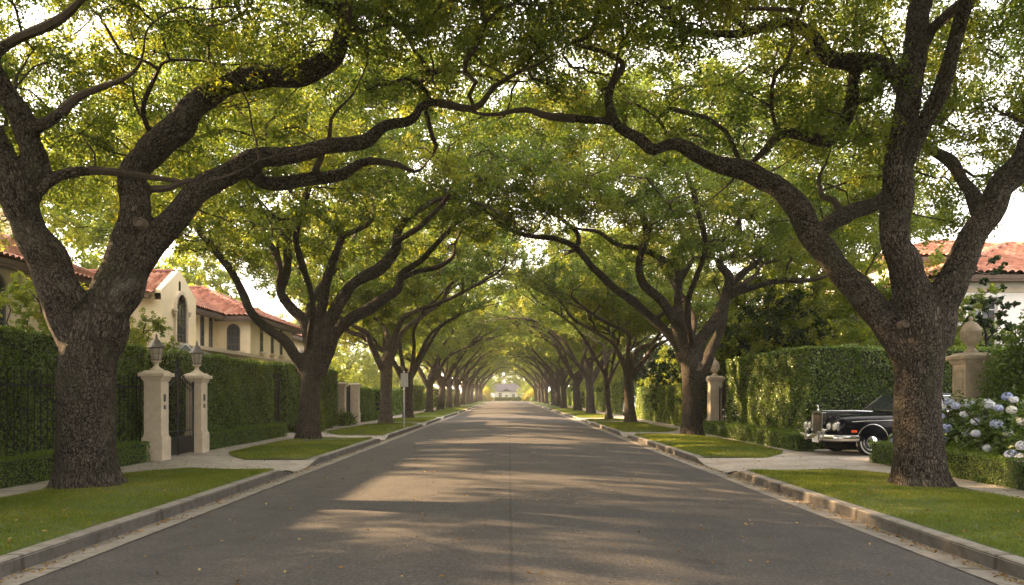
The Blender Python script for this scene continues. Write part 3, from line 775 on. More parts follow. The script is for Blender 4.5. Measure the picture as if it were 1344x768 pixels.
# nearest oak, left
b = base_of(115, 641); Z = b[1]
LA = [[(116,648,50),(115,638,46),(114,618,41),(113,570,38.5),(114,510,38.5),(116,460,39),(118,425,34)],
      [(112,458,33),(97,430,28),(76,384,25.5),(64,349,25.5),(45,300,24.5),(22,255,23),(-8,195,20),(-38,130,16),(-78,60,12),(-120,10,9),(-165,-60,5)],
      [(22,285,20),(40,238,18),(43,195,16),(26,150,15),(4,115,12),(-8,80,10),(14,58,8),(38,44,7),(78,25,6),(112,-5,4)],
      [(122,458,30),(138,415,25),(147,384,23),(156,349,22),(168,316,21.5),(179,286,21),(174,245,18.5),(187,208,18.5),(222,178,18.5),(262,135,17.5),(305,106,16),(350,98,15),(402,93,15),(434,80,15),(452,45,13),(449,2,12),(440,-50,10),(462,-110,7),(450,-160,4)],
      [(452,38,9),(466,15,8),(484,8,7),(520,31,6),(556,44,5),(585,18,4),(600,-25,3)],
      [(447,20,9),(425,8,8),(404,-2,6),(380,-30,4)],
      [(136,455,27),(156,400,23),(179,352,20.5),(206,314,19),(238,282,17.5),(268,250,16.5),(300,232,15.5),(333,209,13.5),(400,202,11.5),(440,190,11),(476,185,9.5),(506,164,8),(540,157,6.5),(560,136,5.5),(622,141,4.5),(650,112,3.5),(676,97,2.5)],
      [(326,222,12),(354,242,10),(400,237,9),(446,230,8),(482,212,6),(524,217,4)]]
DZ = [(0,0),(0,-1.2),(-.3,-2),(0,.8),(.8,2.2),(.8,-.4),(0,1.6),(.7,2.6)]
limbs = [px_limb(l, Z, d, .98 if i else .93, b, .13) for i, (l, d) in enumerate(zip(LA, DZ))]
def from_px(px, py, zoff, more, r):
    p = np.array(P(px, py, Z+zoff))-np.array(b); return catmull([(*p, r)]+[(p[0]+q[0], p[1]+q[1], p[2]+q[2], r*q[3]) for q in more], .15)
limbs += [from_px(20, 250, -.3, [(-.3,-1.0,1.5,.85),(-.2,-2.3,3.0,.65),(.5,-3.8,4.2,.42),(1.2,-5.2,5.0,.2)], .15),
          from_px(176, 262, .2, [(-.5,1.3,1.2,.85),(-.6,2.9,2.3,.65),(.1,4.6,3.4,.42),(.6,6.2,4.4,.2)], .14)]
oak("massive dark forked oak on the left lawn, nearest to the camera on that side", b, limbs, 11, .045,
    oak_volume(1, 5.7, 2.3, front=(-.4, 7.5), top=12.4, reach=10.5, drop=.15), 520, 820, .074, M['oak_bark'], side=16)

# nearest oak, right
b = base_of(1208, 640); Z = b[1]
RA = [[(1210,648,45),(1209,636,40),(1207,615,36),(1205,570,32.5),(1204,510,31.5),(1207,460,34),(1212,420,32)],
      [(1196,470,25),(1168,425,20),(1127,384,18),(1082,332,17.5),(1060,300,16.5),(1040,270,15.5),(1018,246,14.5),(985,228,13),(933,212,11),(890,190,9.5),(860,198,9),(838,180,8),(812,166,7.5),(798,134,6.5),(803,110,5.5),(818,84,4.5),(792,68,3.5),(760,60,2.5)],
      [(1068,308,13),(1112,280,11),(1150,266,9),(1176,240,7),(1190,200,5)],
      [(806,160,6.5),(782,158,5.5),(722,153,5),(692,144,4),(655,150,3)],
      [(1210,462,31),(1206,415,28),(1198,368,25),(1179,321,21),(1173,280,18.5),(1172,250,18),(1181,200,17.5),(1192,140,17),(1202,80,16),(1206,20,15),(1212,-50,12),(1200,-110,8),(1215,-160,4)],
      [(1192,118,14),(1180,100,12.5),(1150,80,11.5),(1118,82,11),(1086,74,10),(1060,42,9),(1030,28,8),(1000,35,7),(960,45,6),(900,40,5),(876,14,4),(856,-10,3)],
      [(1212,60,8),(1232,30,7),(1262,4,6),(1300,-25,4)],
      [(1126,84,8),(1120,108,8.5),(1114,146,9),(1088,184,8.5),(1056,178,7.5),(1024,177,6.5),(1000,202,4.5),(985,215,3)],
      [(1222,452,28),(1234,405,24),(1250,368,20),(1274,321,18.5),(1297,280,18),(1318,245,18),(1344,205,17.5),(1378,140,16),(1400,70,14),(1440,0,10),(1470,-70,6)],
      [(1322,240,17),(1355,215,16),(1405,190,13),(1460,150,9),(1520,120,5)]]
DZ = [(0,0),(0,1.6),(.9,2.6),(1.4,1.0),(0,-.6),(-.1,1.2),(-.2,-2),(.2,1.8),(0,-.8),(-.4,1)]
limbs = [px_limb(l, Z, d, .98 if i else .93, b, .13) for i, (l, d) in enumerate(zip(RA, DZ))]
limbs += [from_px(1172, 250, -.1, [(.3,-1.0,1.5,.85),(.1,-2.3,3.0,.65),(-.6,-3.8,4.2,.42),(-1.3,-5.2,5.0,.2)], .14),
          from_px(1290, 290, .1, [(.4,1.4,1.2,.85),(.4,3.0,2.3,.65),(-.3,4.6,3.4,.42),(-.6,6.2,4.4,.2)], .14)]
oak("massive three limbed oak on the right lawn, in front of the black vintage car", b, limbs, 12, .045,
    oak_volume(-1, 5.7, 2.3, front=(-.4, 7.5), top=12.4, reach=10.5, drop=.15), 520, 820, .074, M['oak_bark'], side=16)

# second oak, left
b = base_of(405, 578); Z = b[1]
LB = [[(405,584,25),(405,576,23),(405,560,20),(407,520,17.5),(410,480,17.5),(412,455,16)],
      [(402,490,14),(378,452,11.5),(352,430,10.5),(332,413,10),(311,367,8.5),(286,334,7.5),(261,301,6.5),(272,278,5),(262,250,4)],
      [(410,470,15),(400,425,12),(382,405,11),(369,380,10.5),(377,347,9.5),(373,301,8.5),(352,280,7.5),(315,276,6),(302,252,4.5),(285,225,3)],
      [(371,362,8),(352,318,6.5),(332,311,6),(290,305,5),(273,280,4),(262,262,2.5)],
      [(414,470,16),(419,445,13),(421,413,11.5),(432,359,10),(448,309,8.5),(415,280,6),(382,251,5),(365,225,3)],
      [(446,312,6),(486,291,5.5),(489,266,4.5),(480,242,3.5),(470,215,2)],
      [(416,470,16),(432,420,14),(457,382,13),(498,351,12.5),(519,330,11),(523,301,9),(548,276,7),(586,259,5),(624,266,3.5),(655,280,2)],
      [(520,318,7),(560,290,5.5),(590,255,4.5),(600,225,3)],
      [(418,490,16),(432,452,14),(457,422,13),(498,395,11.5),(523,380,10.5),(528,359,8),(557,338,7),(594,297,5),(624,278,3.5),(650,270,2)],
      [(524,368,6.5),(545,357,6),(573,351,5.5),(594,338,4.5),(598,320,3)]]
DZ = [(0,0),(0,-1.5),(0,1.5),(.7,3),(0,.5),(.3,1.5),(0,-1),(-.6,-2.6),(0,2),(1.2,3.4)]
limbs = [px_limb(l, Z, d, .64 if i else .76, b, .2) for i, (l, d) in enumerate(zip(LB, DZ))]
limbs += [catmull([(0,-.1,3.2,.13),(.6,-1.8,4.6,.11),(.5,-3.4,6.2,.11),(1.4,-5.0,7.8,.09)], .2), catmull([(0,.1,3.4,.13),(-.5,2.0,4.8,.12),(0,4,6.6,.14),(.5,5.6,8.2,.07)], .2)]
oak("wide spreading five limbed oak on the left, second from the camera", b, limbs, 13, .06,
    oak_volume(1, 6.6, 1.7, top=13.4, reach=10, drop=.15), 470, 430, .112, M['oak_bark'], tint=.44, side=12)

# second oak, right
b = base_of(908, 573); Z = b[1]
RB = [[(908,579,23),(908,570,21),(908,555,18.5),(909,520,17),(908,485,18),(906,455,17)],
      [(897,475,13),(890,455,11),(865,426,9.5),(823,392,8.5),(786,359,8),(757,326,7),(727,313,6),(690,309,5),(661,297,4),(640,278,3),(620,262,2)],
      [(757,330,6),(757,305,5),(723,276,4.5),(707,251,4),(682,249,3),(655,240,2)],
      [(900,465,13),(889,430,11),(873,401,10),(844,372,9.5),(840,347,9),(848,309,8.5),(844,284,8),(828,263,7),(798,247,6),(769,238,5),(741,213,4),(738,188,3)],
      [(830,266,6),(846,245,5),(862,227,4),(872,205,2.5)],
      [(905,465,13),(897,438,11),(891,400,9.5),(890,359,9),(873,342,7.5),(840,326,6.5),(811,322,6),(786,305,4.5),(761,301,3)],
      [(891,372,6.5),(911,340,6),(934,336,6),(920,318,5.5),(907,300,5),(906,285,5),(886,276,4),(861,267,3),(850,250,2)],
      [(914,470,15),(924,440,13),(948,405,12),(957,367,10),(944,342,8),(963,334,7),(971,309,5.5),(971,280,4),(985,255,2.5)],
      [(952,392,8),(970,384,8),(998,374,7),(1030,368,6.5),(1060,368,5),(1095,360,3)],
      [(957,378,8),(975,358,7.5),(996,342,6),(1010,309,4),(1020,285,2.5)],
      [(916,500,13),(935,455,10),(950,420,8),(955,395,6)]]
DZ = [(0,0),(0,1.5),(.8,2.5),(0,-.8),(-.5,1),(0,1),(.3,2.2),(0,.5),(.3,-1),(.3,2.5),(.2,3)]
limbs = [px_limb(l, Z, d, .64 if i else .76, b, .2) for i, (l, d) in enumerate(zip(RB, DZ))]
limbs += [catmull([(0,-.1,3.4,.13),(-.6,-2.0,4.8,.12),(-.4,-3.6,6.4,.10),(-1.2,-5.2,8.0,.08)], .2), catmull([(0,.1,3.4,.13),(.5,2.0,4.8,.12),(0,4,6.6,.14),(-.5,5.6,8.2,.07)], .2)]
oak("branching oak on the right with a round pruning scar, beside the urn topped pillar", b, limbs, 14, .06,
    oak_volume(-1, 6.5, 1.8, top=13.4, reach=10, drop=.15), 470, 430, .112, M['oak_bark'], tint=.38, side=12)

# pruning scars: raised ring of bark with a cut face
def scar(px, py, Z, r, tree, towards=(0, -1, .1)):
    p = Vector(P(px, py, Z)) - tree.location; d = Vector(towards).normalized()
    q = d.to_track_quat('Z', 'Y')
    m = MB(); m.lathe([(r*1.3, -.18), (r*1.18, -.03), (r*1.0, .005), (r*.8, -.005), (r*.62, -.04)], n=20)
    o = m.build("pruning_scar", M['cut_wood'], tree, True); o.location = p; o.rotation_euler = q.to_euler()
trees = [o for o in COL.objects if o.name.startswith("oak_tree")]
scar(917, 481, trees[3].location.y-.36, .15, trees[3])
scar(181, 291, trees[0].location.y-.19, .075, trees[0])
scar(1189, 425, trees[1].location.y-.28, .06, trees[1])

# ---- generic oaks (road on their +x side), grown by rule, then copied along the street
def rule_limbs(rg, lean=0, thin=1.0, h=3.0, n=5):
    r0 = .365*thin
    out = [catmull([(0,0,-.15,r0*1.35),(0,0,.08,r0*1.2),(.02*lean,0,.5,r0*1.02),(.05*lean,.03,1.6,r0*.93),(.12*lean,0,h-.4,r0*.95),(.16*lean,0,h+.3,r0*.8)], .2)]
    az0 = rg.uniform(-.25, .25)
    for i in range(n):
        az = az0+2*np.pi*i/n+rg.normal(0, .16); c = math.cos(az)
        reach = 6.6+1.2*c+rg.normal(0, .5); top = 7.3+1.5*max(0, c)+rg.normal(0, .5)
        ln = max(.0, c); pts = [(0, 0, h-.55, r0*.62)]
        ph = rg.uniform(0, 6, 3); steps = 7
        for k in range(1, steps+1):
            t = k/steps; rr = .25+reach*t**(1.15); z = h+(top-h)*(1-(1-t)**1.7)
            a2 = az+.28*math.sin(t*5+ph[0])*t
            pts.append((rr*math.cos(a2)+rg.normal(0, .16), rr*math.sin(a2)+rg.normal(0, .16), z+.32*math.sin(t*7+ph[1]), max(.025, r0*(.52-.46*t))))
        l = catmull(pts, .2); out.append(l)
        for s in range(3):
            k = int(len(l)*rg.uniform(.3, .75)); q = l[k]; a3 = az+rg.choice([-1, 1])*rg.uniform(.5, 1.2); L = rg.uniform(2, 3.6)
            pp = [tuple(q[:3])+(q[3]*.72,)]
            for m_ in range(1, 5):
                t = m_/4; pp.append((q[0]+L*t*math.cos(a3)+rg.normal(0, .14), q[1]+L*t*math.sin(a3)+rg.normal(0, .14), q[2]+L*.62*t**1.3+rg.normal(0, .14)+.1, max(.02, q[3]*.72*(1-.8*t))))
            out.append(catmull(pp, .2))
    return out
ORD_L = {2: ("oak with kinked limbs on the left lawn nearest the street sign post", 0), 3: ("grey trunked oak just behind the street sign post on the left", 1)}
L_POS = [(-6.34, 40.9), (-6.45, 51.0), (-6.9, 69), (-7.05, 82), (-7.1, 95), (-7.0, 107), (-7.05, 121), (-6.95, 136), (-7.05, 150), (-7.0, 168), (-6.95, 187), (-7.0, 200)]
R_POS = [(6.55, 42.9), (6.1, 48.4), (6.5, 63), (6.5, 75.5), (6.25, 90), (6.5, 104), (6.6, 117), (6.5, 138), (6.6, 155), (6.6, 172), (6.6, 189), (6.7, 201)]
COUNT = ["third", "fourth", "fifth", "sixth", "seventh", "eighth", "ninth", "tenth", "eleventh", "twelfth", "thirteenth", "last"]
protos = []
for s, (sd, vx, ncl, per, size) in enumerate([(31, .07, 320, 380, .14), (32, .07, 320, 380, .14), (33, .085, 300, 300, .165), (34, .085, 300, 300, .165)]):
    rg = np.random.default_rng(sd)
    protos.append(oak("oak", (0, 0, 0), rule_limbs(rg, lean=1, n=5 if s % 2 == 0 else 6), sd, vx, oak_volume(1, 5.6, 2.6+.4*(s % 2), R0=8.8, top=12.4, reach=9.6, narrow=1.36, drop=.5), ncl, per, size, M['oak_bark'], tint=.46, side=6))
rg = np.random.default_rng(41)
pale = oak("oak", (0, 0, 0), rule_limbs(rg, lean=1, thin=.92, h=3.3, n=5), 41, .07, oak_volume(1, 6.0, 2.6, R0=8.2, top=11.8, drop=.5, narrow=1.3), 290, 380, .14, M['pale_bark'], tint=.46)
slim = oak("oak", (0, 0, 0), rule_limbs(np.random.default_rng(42), lean=1, thin=.55, h=2.9, n=4), 42, .055, oak_volume(1, 5.4, 3.0, R0=6, top=10.5, reach=6), 120, 330, .13, M['pale_bark'], tint=.46)
used = set()
rp = np.random.default_rng(5)
def place_oak(src, x, y, road, label, sc=1.0, rot=0.0, flip=1):
    t = src if src.name not in used else copy_tree(src)
    used.add(src.name); used.add(t.name)
    t.location = (x, y, .1); t.rotation_euler = (rp.uniform(-.045, .045), rp.uniform(-.045, .045), (0 if road > 0 else math.pi)+rot); t.scale = (sc, sc*flip, sc)
    t['label'] = label; return t
rp = np.random.default_rng(5)
for k, (x, y) in enumerate(L_POS):
    if k == 0: lab = "pale oak with kinked limbs on the left, just before the street sign post"
    elif k == 1: lab = "oak standing right behind the street sign post on the left"
    else: lab = "far oak in the left row, %s on that side counted from the camera" % COUNT[k]
    src = pale if k == 0 else protos[(0, 1, 0, 1, 2, 3)[k % 6] if k < 5 else 2+(k % 2)]
    place_oak(src, x, y, 1, lab, rp.uniform(.88, 1.08)*(1.0 if k else .96), rp.uniform(-.35, .35), 1 if (k//2) % 2 == 0 else -1)
for k, (x, y) in enumerate(R_POS):
    if k == 0: lab = "pale trunked oak hiding most of the parked pale blue car"
    elif k == 1: lab = "slim pale oak just left of the parked pale blue car"
    else: lab = "far oak in the right row, %s on that side counted from the camera" % COUNT[k]
    src = pale if k == 0 else (slim if k == 1 else protos[(1, 0, 3, 1, 2, 0)[k % 6] if k < 6 else 2+((k+1) % 2)])
    place_oak(src, x, y, -1, lab, rp.uniform(.88, 1.08), rp.uniform(-.35, .35), -1 if (k//2) % 2 == 0 else 1)
# the row goes on behind the camera (out of view, there to shade the near road)
place_oak(protos[0], -7.0, -1.5, 1, "oak beside the viewer on the left, before the forked oak, out of view", 1.0, .1, -1)
place_oak(protos[1], 7.0, -1.0, -1, "oak beside the viewer on the right, before the three limbed oak, out of view", 1.0, -.1, 1)

# ---- garden trees behind the hedges
def garden_tree(seed, h, R0, mat, n_cl, per, size, low=.25, trunk=.2, tint=.45, name="garden_tree", shape=.5):
    rg = np.random.default_rng(seed); t = empty(name, (0, 0, 0), 0, "tree", "tree", "garden trees behind the hedges")
    limbs = [catmull([(0,0,-.1,trunk*1.3),(0,0,.4,trunk),(.1,0,h*.3,trunk*.85),(.0,.1,h*.6,trunk*.5),(0,0,h*.9,.04)], .3)]
    for i in range(7):
        az = i*2.4+rg.normal(0, .3); z0 = h*(low*.7+.08*i); L = R0*rg.uniform(.6, .85)
        limbs.append(catmull([(0,0,z0,trunk*.5),(L*.4*math.cos(az), L*.4*math.sin(az), z0+L*.35, trunk*.32),(L*math.cos(az+.2), L*math.sin(az+.2), z0+L*.6, .03)], .3))
    link("trunk", wood_mesh("trunk", [l[l[:, 3] > .05] for l in limbs if np.sum(l[:, 3] > .05) > 3], .06, M['oak_bark'], rg=rg), t)
    def fn(c):
        z = c[:, 2]/h; rr = np.hypot(c[:, 0], c[:, 1])/R0
        prof = np.sin(np.clip((z-low*.6)/(1.0-low*.6), 0, 1)**shape*np.pi*.98)**.55
        return (rr < prof*(1+.18*np.sin(np.arctan2(c[:, 1], c[:, 0])*3+z*6))) & (z > low*.6) & (np.sin(c[:, 0]*1.3+z*7)+np.sin(c[:, 1]*1.5+z*5+1) > -1.5)
    cl = crown_clumps(rg, n_cl, (np.array([-R0, -R0, 0.]), np.array([R0, R0, h*1.05]), fn), R0*.16)
    br = grow(limbs, cl, rg, h*.15, .3); V, Q, T = tubes_np([b_ for b_ in br if len(b_) > 1], 5)
    link("crown", crown_mesh("crown", cl, rg, per, size, M[mat], rad=(R0*.16, R0*.12), tint_mu=tint, twigs=(V, [Q, T])), t)
    return t
gA = garden_tree(51, 9.5, 4.6, 'garden_leaf', 170, 300, .15)
gB = garden_tree(52, 7.0, 3.6, 'garden_leaf', 140, 280, .14, low=.12, tint=.55)
gC = garden_tree(53, 8.5, 3.6, 'evergreen_leaf', 150, 330, .14, low=.08, tint=.5, name="evergreen_tree")
gD = garden_tree(54, 4.6, 2.6, 'garden_leaf', 130, 330, .10, low=.02, trunk=.1, tint=.6, name="garden_shrub")
GT = [  # proto, x, y, scale, label
 (gD, -12.0, 20.4, 1.02, "bright yellow green shrub behind the near left hedge, left of the forked oak"),
 (gD, -12.7, 25.6, .98, "yellow green shrub seen through the fork of the nearest left oak"),
 (gD, -12.2, 28.6, .66, "low leafy shrub below the villa's arched windows"),
 (gB, -21, 54.5, 1.25, "sunlit tree just beyond the cream villa's far wing"),
 (gA, -27, 44, 1.75, "pale feathery tree rising behind the cream villa roofs"),
 (gA, -30, 31, 1.75, "unseen tall tree far behind the cream villa, added to dapple the road"),  # added out of view to break up the broad sun patch
 (gA, 13.1, 34.2, 1.0, "tall leafy tree over the high right hedge, screening the white villa"),
 (gB, -25.5, 61, 1.9, "big round tree rising behind the cream villa's far wing"),
 (gA, -20.5, 11.5, 1.25, "unseen tall tree beyond the left edge, added to shade the near road"),  # added outside the view to shade the foreground
 (gB, -19.5, 52, 1.0, "round tree far behind the flat capped left pillar"),
 (gA, -20.5, 74, .9, "loose yellow green tree behind the fifth left oak"),
 (gB, -19.5, 81, 1.1, "bushy tree behind the far left hedges, sixth oak"),
 (gA, -20, 98, 1.0, "tall garden tree behind the far left hedges, eighth oak"),
 (gB, -19.5, 116, 1.2, "garden tree behind the far left hedges, ninth oak"),
 (gA, -20, 140, 1.0, "garden tree behind the far left hedges, tenth oak"),
 (gB, -19, 165, 1.2, "garden tree behind the far left hedges near the street end"),
 (gC, 11.6, 35.5, .95, "dense dark evergreen tree behind the urn topped pillar"),
 (gC, 11.6, 45.5, .85, "dark evergreen tree behind the sunlit yellowish hedge"),
 (gB, 13.6, 26.6, .86, "leafy garden tree between the high hedge and the white villa"),
 (gA, 13.5, 38.5, .85, "grey green tree screening the white villa's far wing"),
 (gB, 13.2, 52.5, 1.1, "bushy green tree behind the hedge near the pale car"),
 (gC, 13, 68, 1.0, "dark evergreen behind the right row, fifth oak"),
 (gA, 13.5, 84, 1.0, "garden tree behind the right row, sixth oak"),
 (gB, 13.5, 101, 1.15, "garden tree behind the right row, eighth oak"),
 (gA, 13.5, 121, 1.0, "garden tree behind the right row, ninth oak"),
 (gB, 13.5, 146, 1.2, "garden tree behind the right row, tenth oak"),
 (gC, 13.5, 168, 1.1, "dark evergreen behind the right row near the street end"),
 (gB, 21.5, 20.8, .9, "leafy tree at the far right edge by the white villa"),
 (gA, -8.2, 225.5, .9, "tall tree left of the grey roofed house at the street end"),
 (gA, 6.6, 226, .85, "tall tree right of the grey roofed house at the street end"),
 (gB, -24, 228, 1.5, "broad tree far left beyond the end of the street"),
 (gB, 23, 229, 1.5, "broad tree far right beyond the end of the street"),
 (gA, -3, 256, 1.5, "tall tree directly behind the grey roofed house"),
 (gA, 6, 262, 1.4, "second tall tree behind the grey roofed house, to its right"),
 (gA, -34, 250, 1.6, "large tree at the left end of the distant tree line"),
 (gA, 34, 250, 1.6, "large tree at the right end of the distant tree line"),
]
for k, (src, x, y, sc, lab) in enumerate(GT):
    t = src if src.name not in used else copy_tree(src)
    used.add(src.name); used.add(t.name)
    t.location = (x, y, .08); t.rotation_euler = (0, 0, k*1.9); t.scale = (sc, sc, sc); t['label'] = lab
    if src is gD: t['category'] = 'shrub'; t['group'] = "garden shrubs"
# slim conifer
cy_t = garden_tree(57, 6.6, .85, 'evergreen_leaf', 120, 300, .085, low=.03, trunk=.1, tint=.5, name="slim_conifer", shape=.7)
cy_t.location = (15.0, 25.0, .08); cy_t['label'] = "slim dark green conifer in front of the white villa's wall"; cy_t['category'] = "conifer"
# distant wood on both sides of the district
for sd in (-1, 1):
    n = 26000; rgw = np.random.default_rng(90+sd); y = rgw.uniform(20, 290, n); u = rgw.uniform(0, 1, n)
    top = 8.5+2.2*np.sin(y*.13+sd)+1.6*np.sin(y*.31+2)+.8*np.sin(y*.9); z = top*u**.7; x = sd*(40+rgw.uniform(0, 7, n)+2*np.sin(y*.2)+3*u)
    me = leaf_mesh("distant_wood", np.stack([x, y, z], 1), rgw.normal(0, .6, (n, 3))+np.array([-sd*.6, 0, .5]), rgw.uniform(.5, 1.0, n), rgw.normal(.5, .2, n), M['garden_leaf'], rg=rgw)
    tag(link("distant_wood", me), "far belt of trees beyond the gardens, %s of the street" % ("left" if sd < 0 else "right"), "woodland", kind='stuff')
# golden shrubs at the street end
def shrub(name, x, y, w, d, h, mat, label, n=6000, size=.16, tint=.5, square=1.0):
    rg = np.random.default_rng(int(abs(x*31+y)))
    k = unit(rg.normal(size=(n, 3))); k[:, 2] = np.abs(k[:, 2])
    r = rg.uniform(.72, 1.03, (n, 1))*(1+.13*np.sin(k[:, :1]*5+1)+.1*np.sin(k[:, 1:2]*7))
    kk = np.sign(k)*np.abs(k)**square; p = kk*r*np.array([w/2, d/2, h])
    t = empty(name, (x, y, .1), 0, label, "shrub", "garden shrubs")
    st = [catmull([(rg.normal(0,.1), rg.normal(0,.1), -.1, .05), (rg.normal(0,w*.12), rg.normal(0,d*.12), h*.4, .04), (rg.normal(0,w*.24), rg.normal(0,d*.24), h*.8, .015)], .3) for _ in range(7)]
    V, Q, T = tubes_np(st, 5); link("foliage", leaf_mesh("foliage", p, k+rg.normal(0, .5, (n, 3)), rg.uniform(.7, 1.3, n)*size, rg.normal(tint, .2, n), M[mat], rg=rg, twigs=(V, [Q, T])), t)
    return t
shrub("dense_shrub", 11.25, 15.9, 2.9, 2.4, 3.45, 'hedge_leaf', "tall dense dark shrub at the right edge behind the hydrangeas", 30000, .10, .35, .72)
shrub("golden_shrub", -6.6, 219, 5.2, 4, 3.4, 'golden_leaf', "golden topped bush left of the far house, at the street end", size=.3)
shrub("golden_shrub", 6.2, 219, 5.0, 4, 3.0, 'golden_leaf', "golden bush right of the far house, at the street end", size=.3)
shrub("green_shrub", -8.2, 214, 4.5, 3, 2.2, 'hedge_leaf', "dark green bush below the golden one at the left street end", size=.3)
shrub("green_shrub", 7.6, 214, 3.6, 3, 1.7, 'hedge_leaf', "dark green bush below the golden one at the right street end", size=.3)
shrub("upright_shrub", -8.0, 33.6, .62, .6, 1.25, 'garden_leaf', "small upright yellow green shrub beside the second left oak", 1500, .06, .5)
shrub("round_shrub", -8.3, 39.6, .9, .9, .8, 'hedge_leaf', "small round shrub before the flat capped left pillar", 1200, .07, .5)
shrub("round_shrub", -8.35, 41.4, 1.0, .9, .62, 'hedge_leaf', "small low shrub at the foot of the flat capped left pillar", 1200, .07, .5)
# ------------------------------------------------------------------ gates, pillars, lanterns, urns
def sq_pillar(name, loc, w, h, label, base_h=.55, base_w=None, panel=True, rz=0, mat='limestone', group="stone gate pillars", slots=0):
    t = empty(name, loc, rz, label, "pillar", group); bw = base_w or w+.08
    m = MB(); m.box((0, 0, base_h/2), (bw, bw, base_h)); m.box((0, 0, base_h+.02), (w+.03, w+.03, .05)); m.build("plinth", M[mat], t, bevel=.012)
    m = MB(); m.box((0, 0, (base_h+.045+h-.22)/2), (w, w, h-.22-base_h-.045)); m.build("shaft", M[mat], t, bevel=.01)
    m = MB()
    m.box((0, 0, h-.20), (w+.05, w+.05, .05)); m.box((0, 0, h-.15), (w+.10, w+.10, .06)); m.box((0, 0, h-.08), (w+.20, w+.20, .09))
    m.box((0, 0, h-.005), (w+.12, w+.12, .06), taper=.72); m.build("cap", M[mat], t, bevel=.012)
    if panel:
        for (dx, dy) in ((0, -1), (1, 0), (-1, 0)):
            m = MB(); z0 = base_h+.16; z1 = h-.34; a = w*.31; d = w/2+.001
            fn = (lambda u, v, k: (u, -(d+k), v)) if dy else (lambda u, v, k, dx=dx: (dx*(d+k), u, v))
            m.ring([(-a, z0), (a, z0), (a, z1), (-a, z1)], [(-a+.028, z0+.028), (a-.028, z0+.028), (a-.028, z1-.028), (-a+.028, z1-.028)], fn, -.004, .014)
            m.build("panel_moulding", M[mat], t)
    for k in range(slots):
        m = MB(); z = h-.62-k*.22; m.box((w/2+.008, -.03, z), (.02, .085, .17 if k == 0 else .10)); m.build("wall_plaque", M['plaque'], t, bevel=.004)
    return t
GZ1, GZ2, GX = 18.72, 21.15, -8.29
pA = sq_pillar("gate_pillar", (GX, GZ1, Z0), .41, 2.09, "cream stone gate pillar with a lantern, nearer one at the left gate", panel=False, slots=2)
pB = sq_pillar("gate_pillar", (GX, GZ2, Z0), .41, 2.09, "cream stone gate pillar with a lantern, farther one at the left gate", panel=False, slots=2)
def lantern(loc, label, sc=1.0):
    t = empty("pillar_lantern", loc, .3, label, "lantern", "lanterns on the left gate pillars"); t.scale = (sc, sc, sc)
    MB().lathe([(.17, 0), (.16, .03), (.10, .06), (.055, .11), (.05, .17), (.09, .20), (.115, .215), (.115, .235)], n=20).build("pedestal", M['limestone'], t, True)
    def ringpts(r, z, n=6): return [(r*math.cos(2*math.pi*i/n), r*math.sin(2*math.pi*i/n), z) for i in range(n)]
    lo, hi = ringpts(.10, .25), ringpts(.155, .53)
    m = MB(); m.lathe([(.12, .235), (.125, .25), (.105, .262)], n=6); m.lathe([(.165, .52), (.172, .535), (.16, .55)], n=6)
    for a, b in zip(lo, hi): m.tube([a, b], .009, 5)
    mid = ringpts(.128, .39)
    for i in range(6): m.tube([mid[i], mid[(i+1) % 6]], .005, 4)
    m.build("cage", M['lantern_metal'], t)
    for i in range(6):
        j = (i+1) % 6; s = .965
        V = [Vector(lo[i]), Vector(lo[j]), Vector(hi[j]), Vector(hi[i])]; c = Vector((0, 0, 0))
        V = [Vector((v.x*s, v.y*s, v.z)) for v in V]
        inn = [Vector((v.x*.95, v.y*.95, v.z)) for v in V]
        g_ = MB(); g_.add(V+inn, [(0,1,2,3),(7,6,5,4),(0,4,5,1),(1,5,6,2),(2,6,7,3),(3,7,4,0)]); g_.build("glass_pane", M['lamp_glass'], t)
    m = MB(); m.tube([(0,0,.262),(0,0,.40)], .022, 8); m.build("candle", M['sign_white'], t)
    m = MB(); m.lathe([(.205, .545), (.195, .56), (.15, .60), (.115, .66), (.085, .69), (.08, .71), (.05, .735), (.03, .76)], n=12); m.build("roof", M['lantern_metal'], t, True)
    m = MB(); m.lathe([(.02, .755), (.035, .78), (.022, .80), (.03, .82), (.012, .845), (.004, .885)], n=10); m.build("finial", M['lantern_metal'], t, True)
    return t
lantern((GX, GZ1, Z0+2.09+.02), "weathered glass lantern on the nearer left gate pillar, brighter and larger in view")
lantern((GX, GZ2, Z0+2.09+.02), "dark caged lantern on the farther left gate pillar, by the villa")

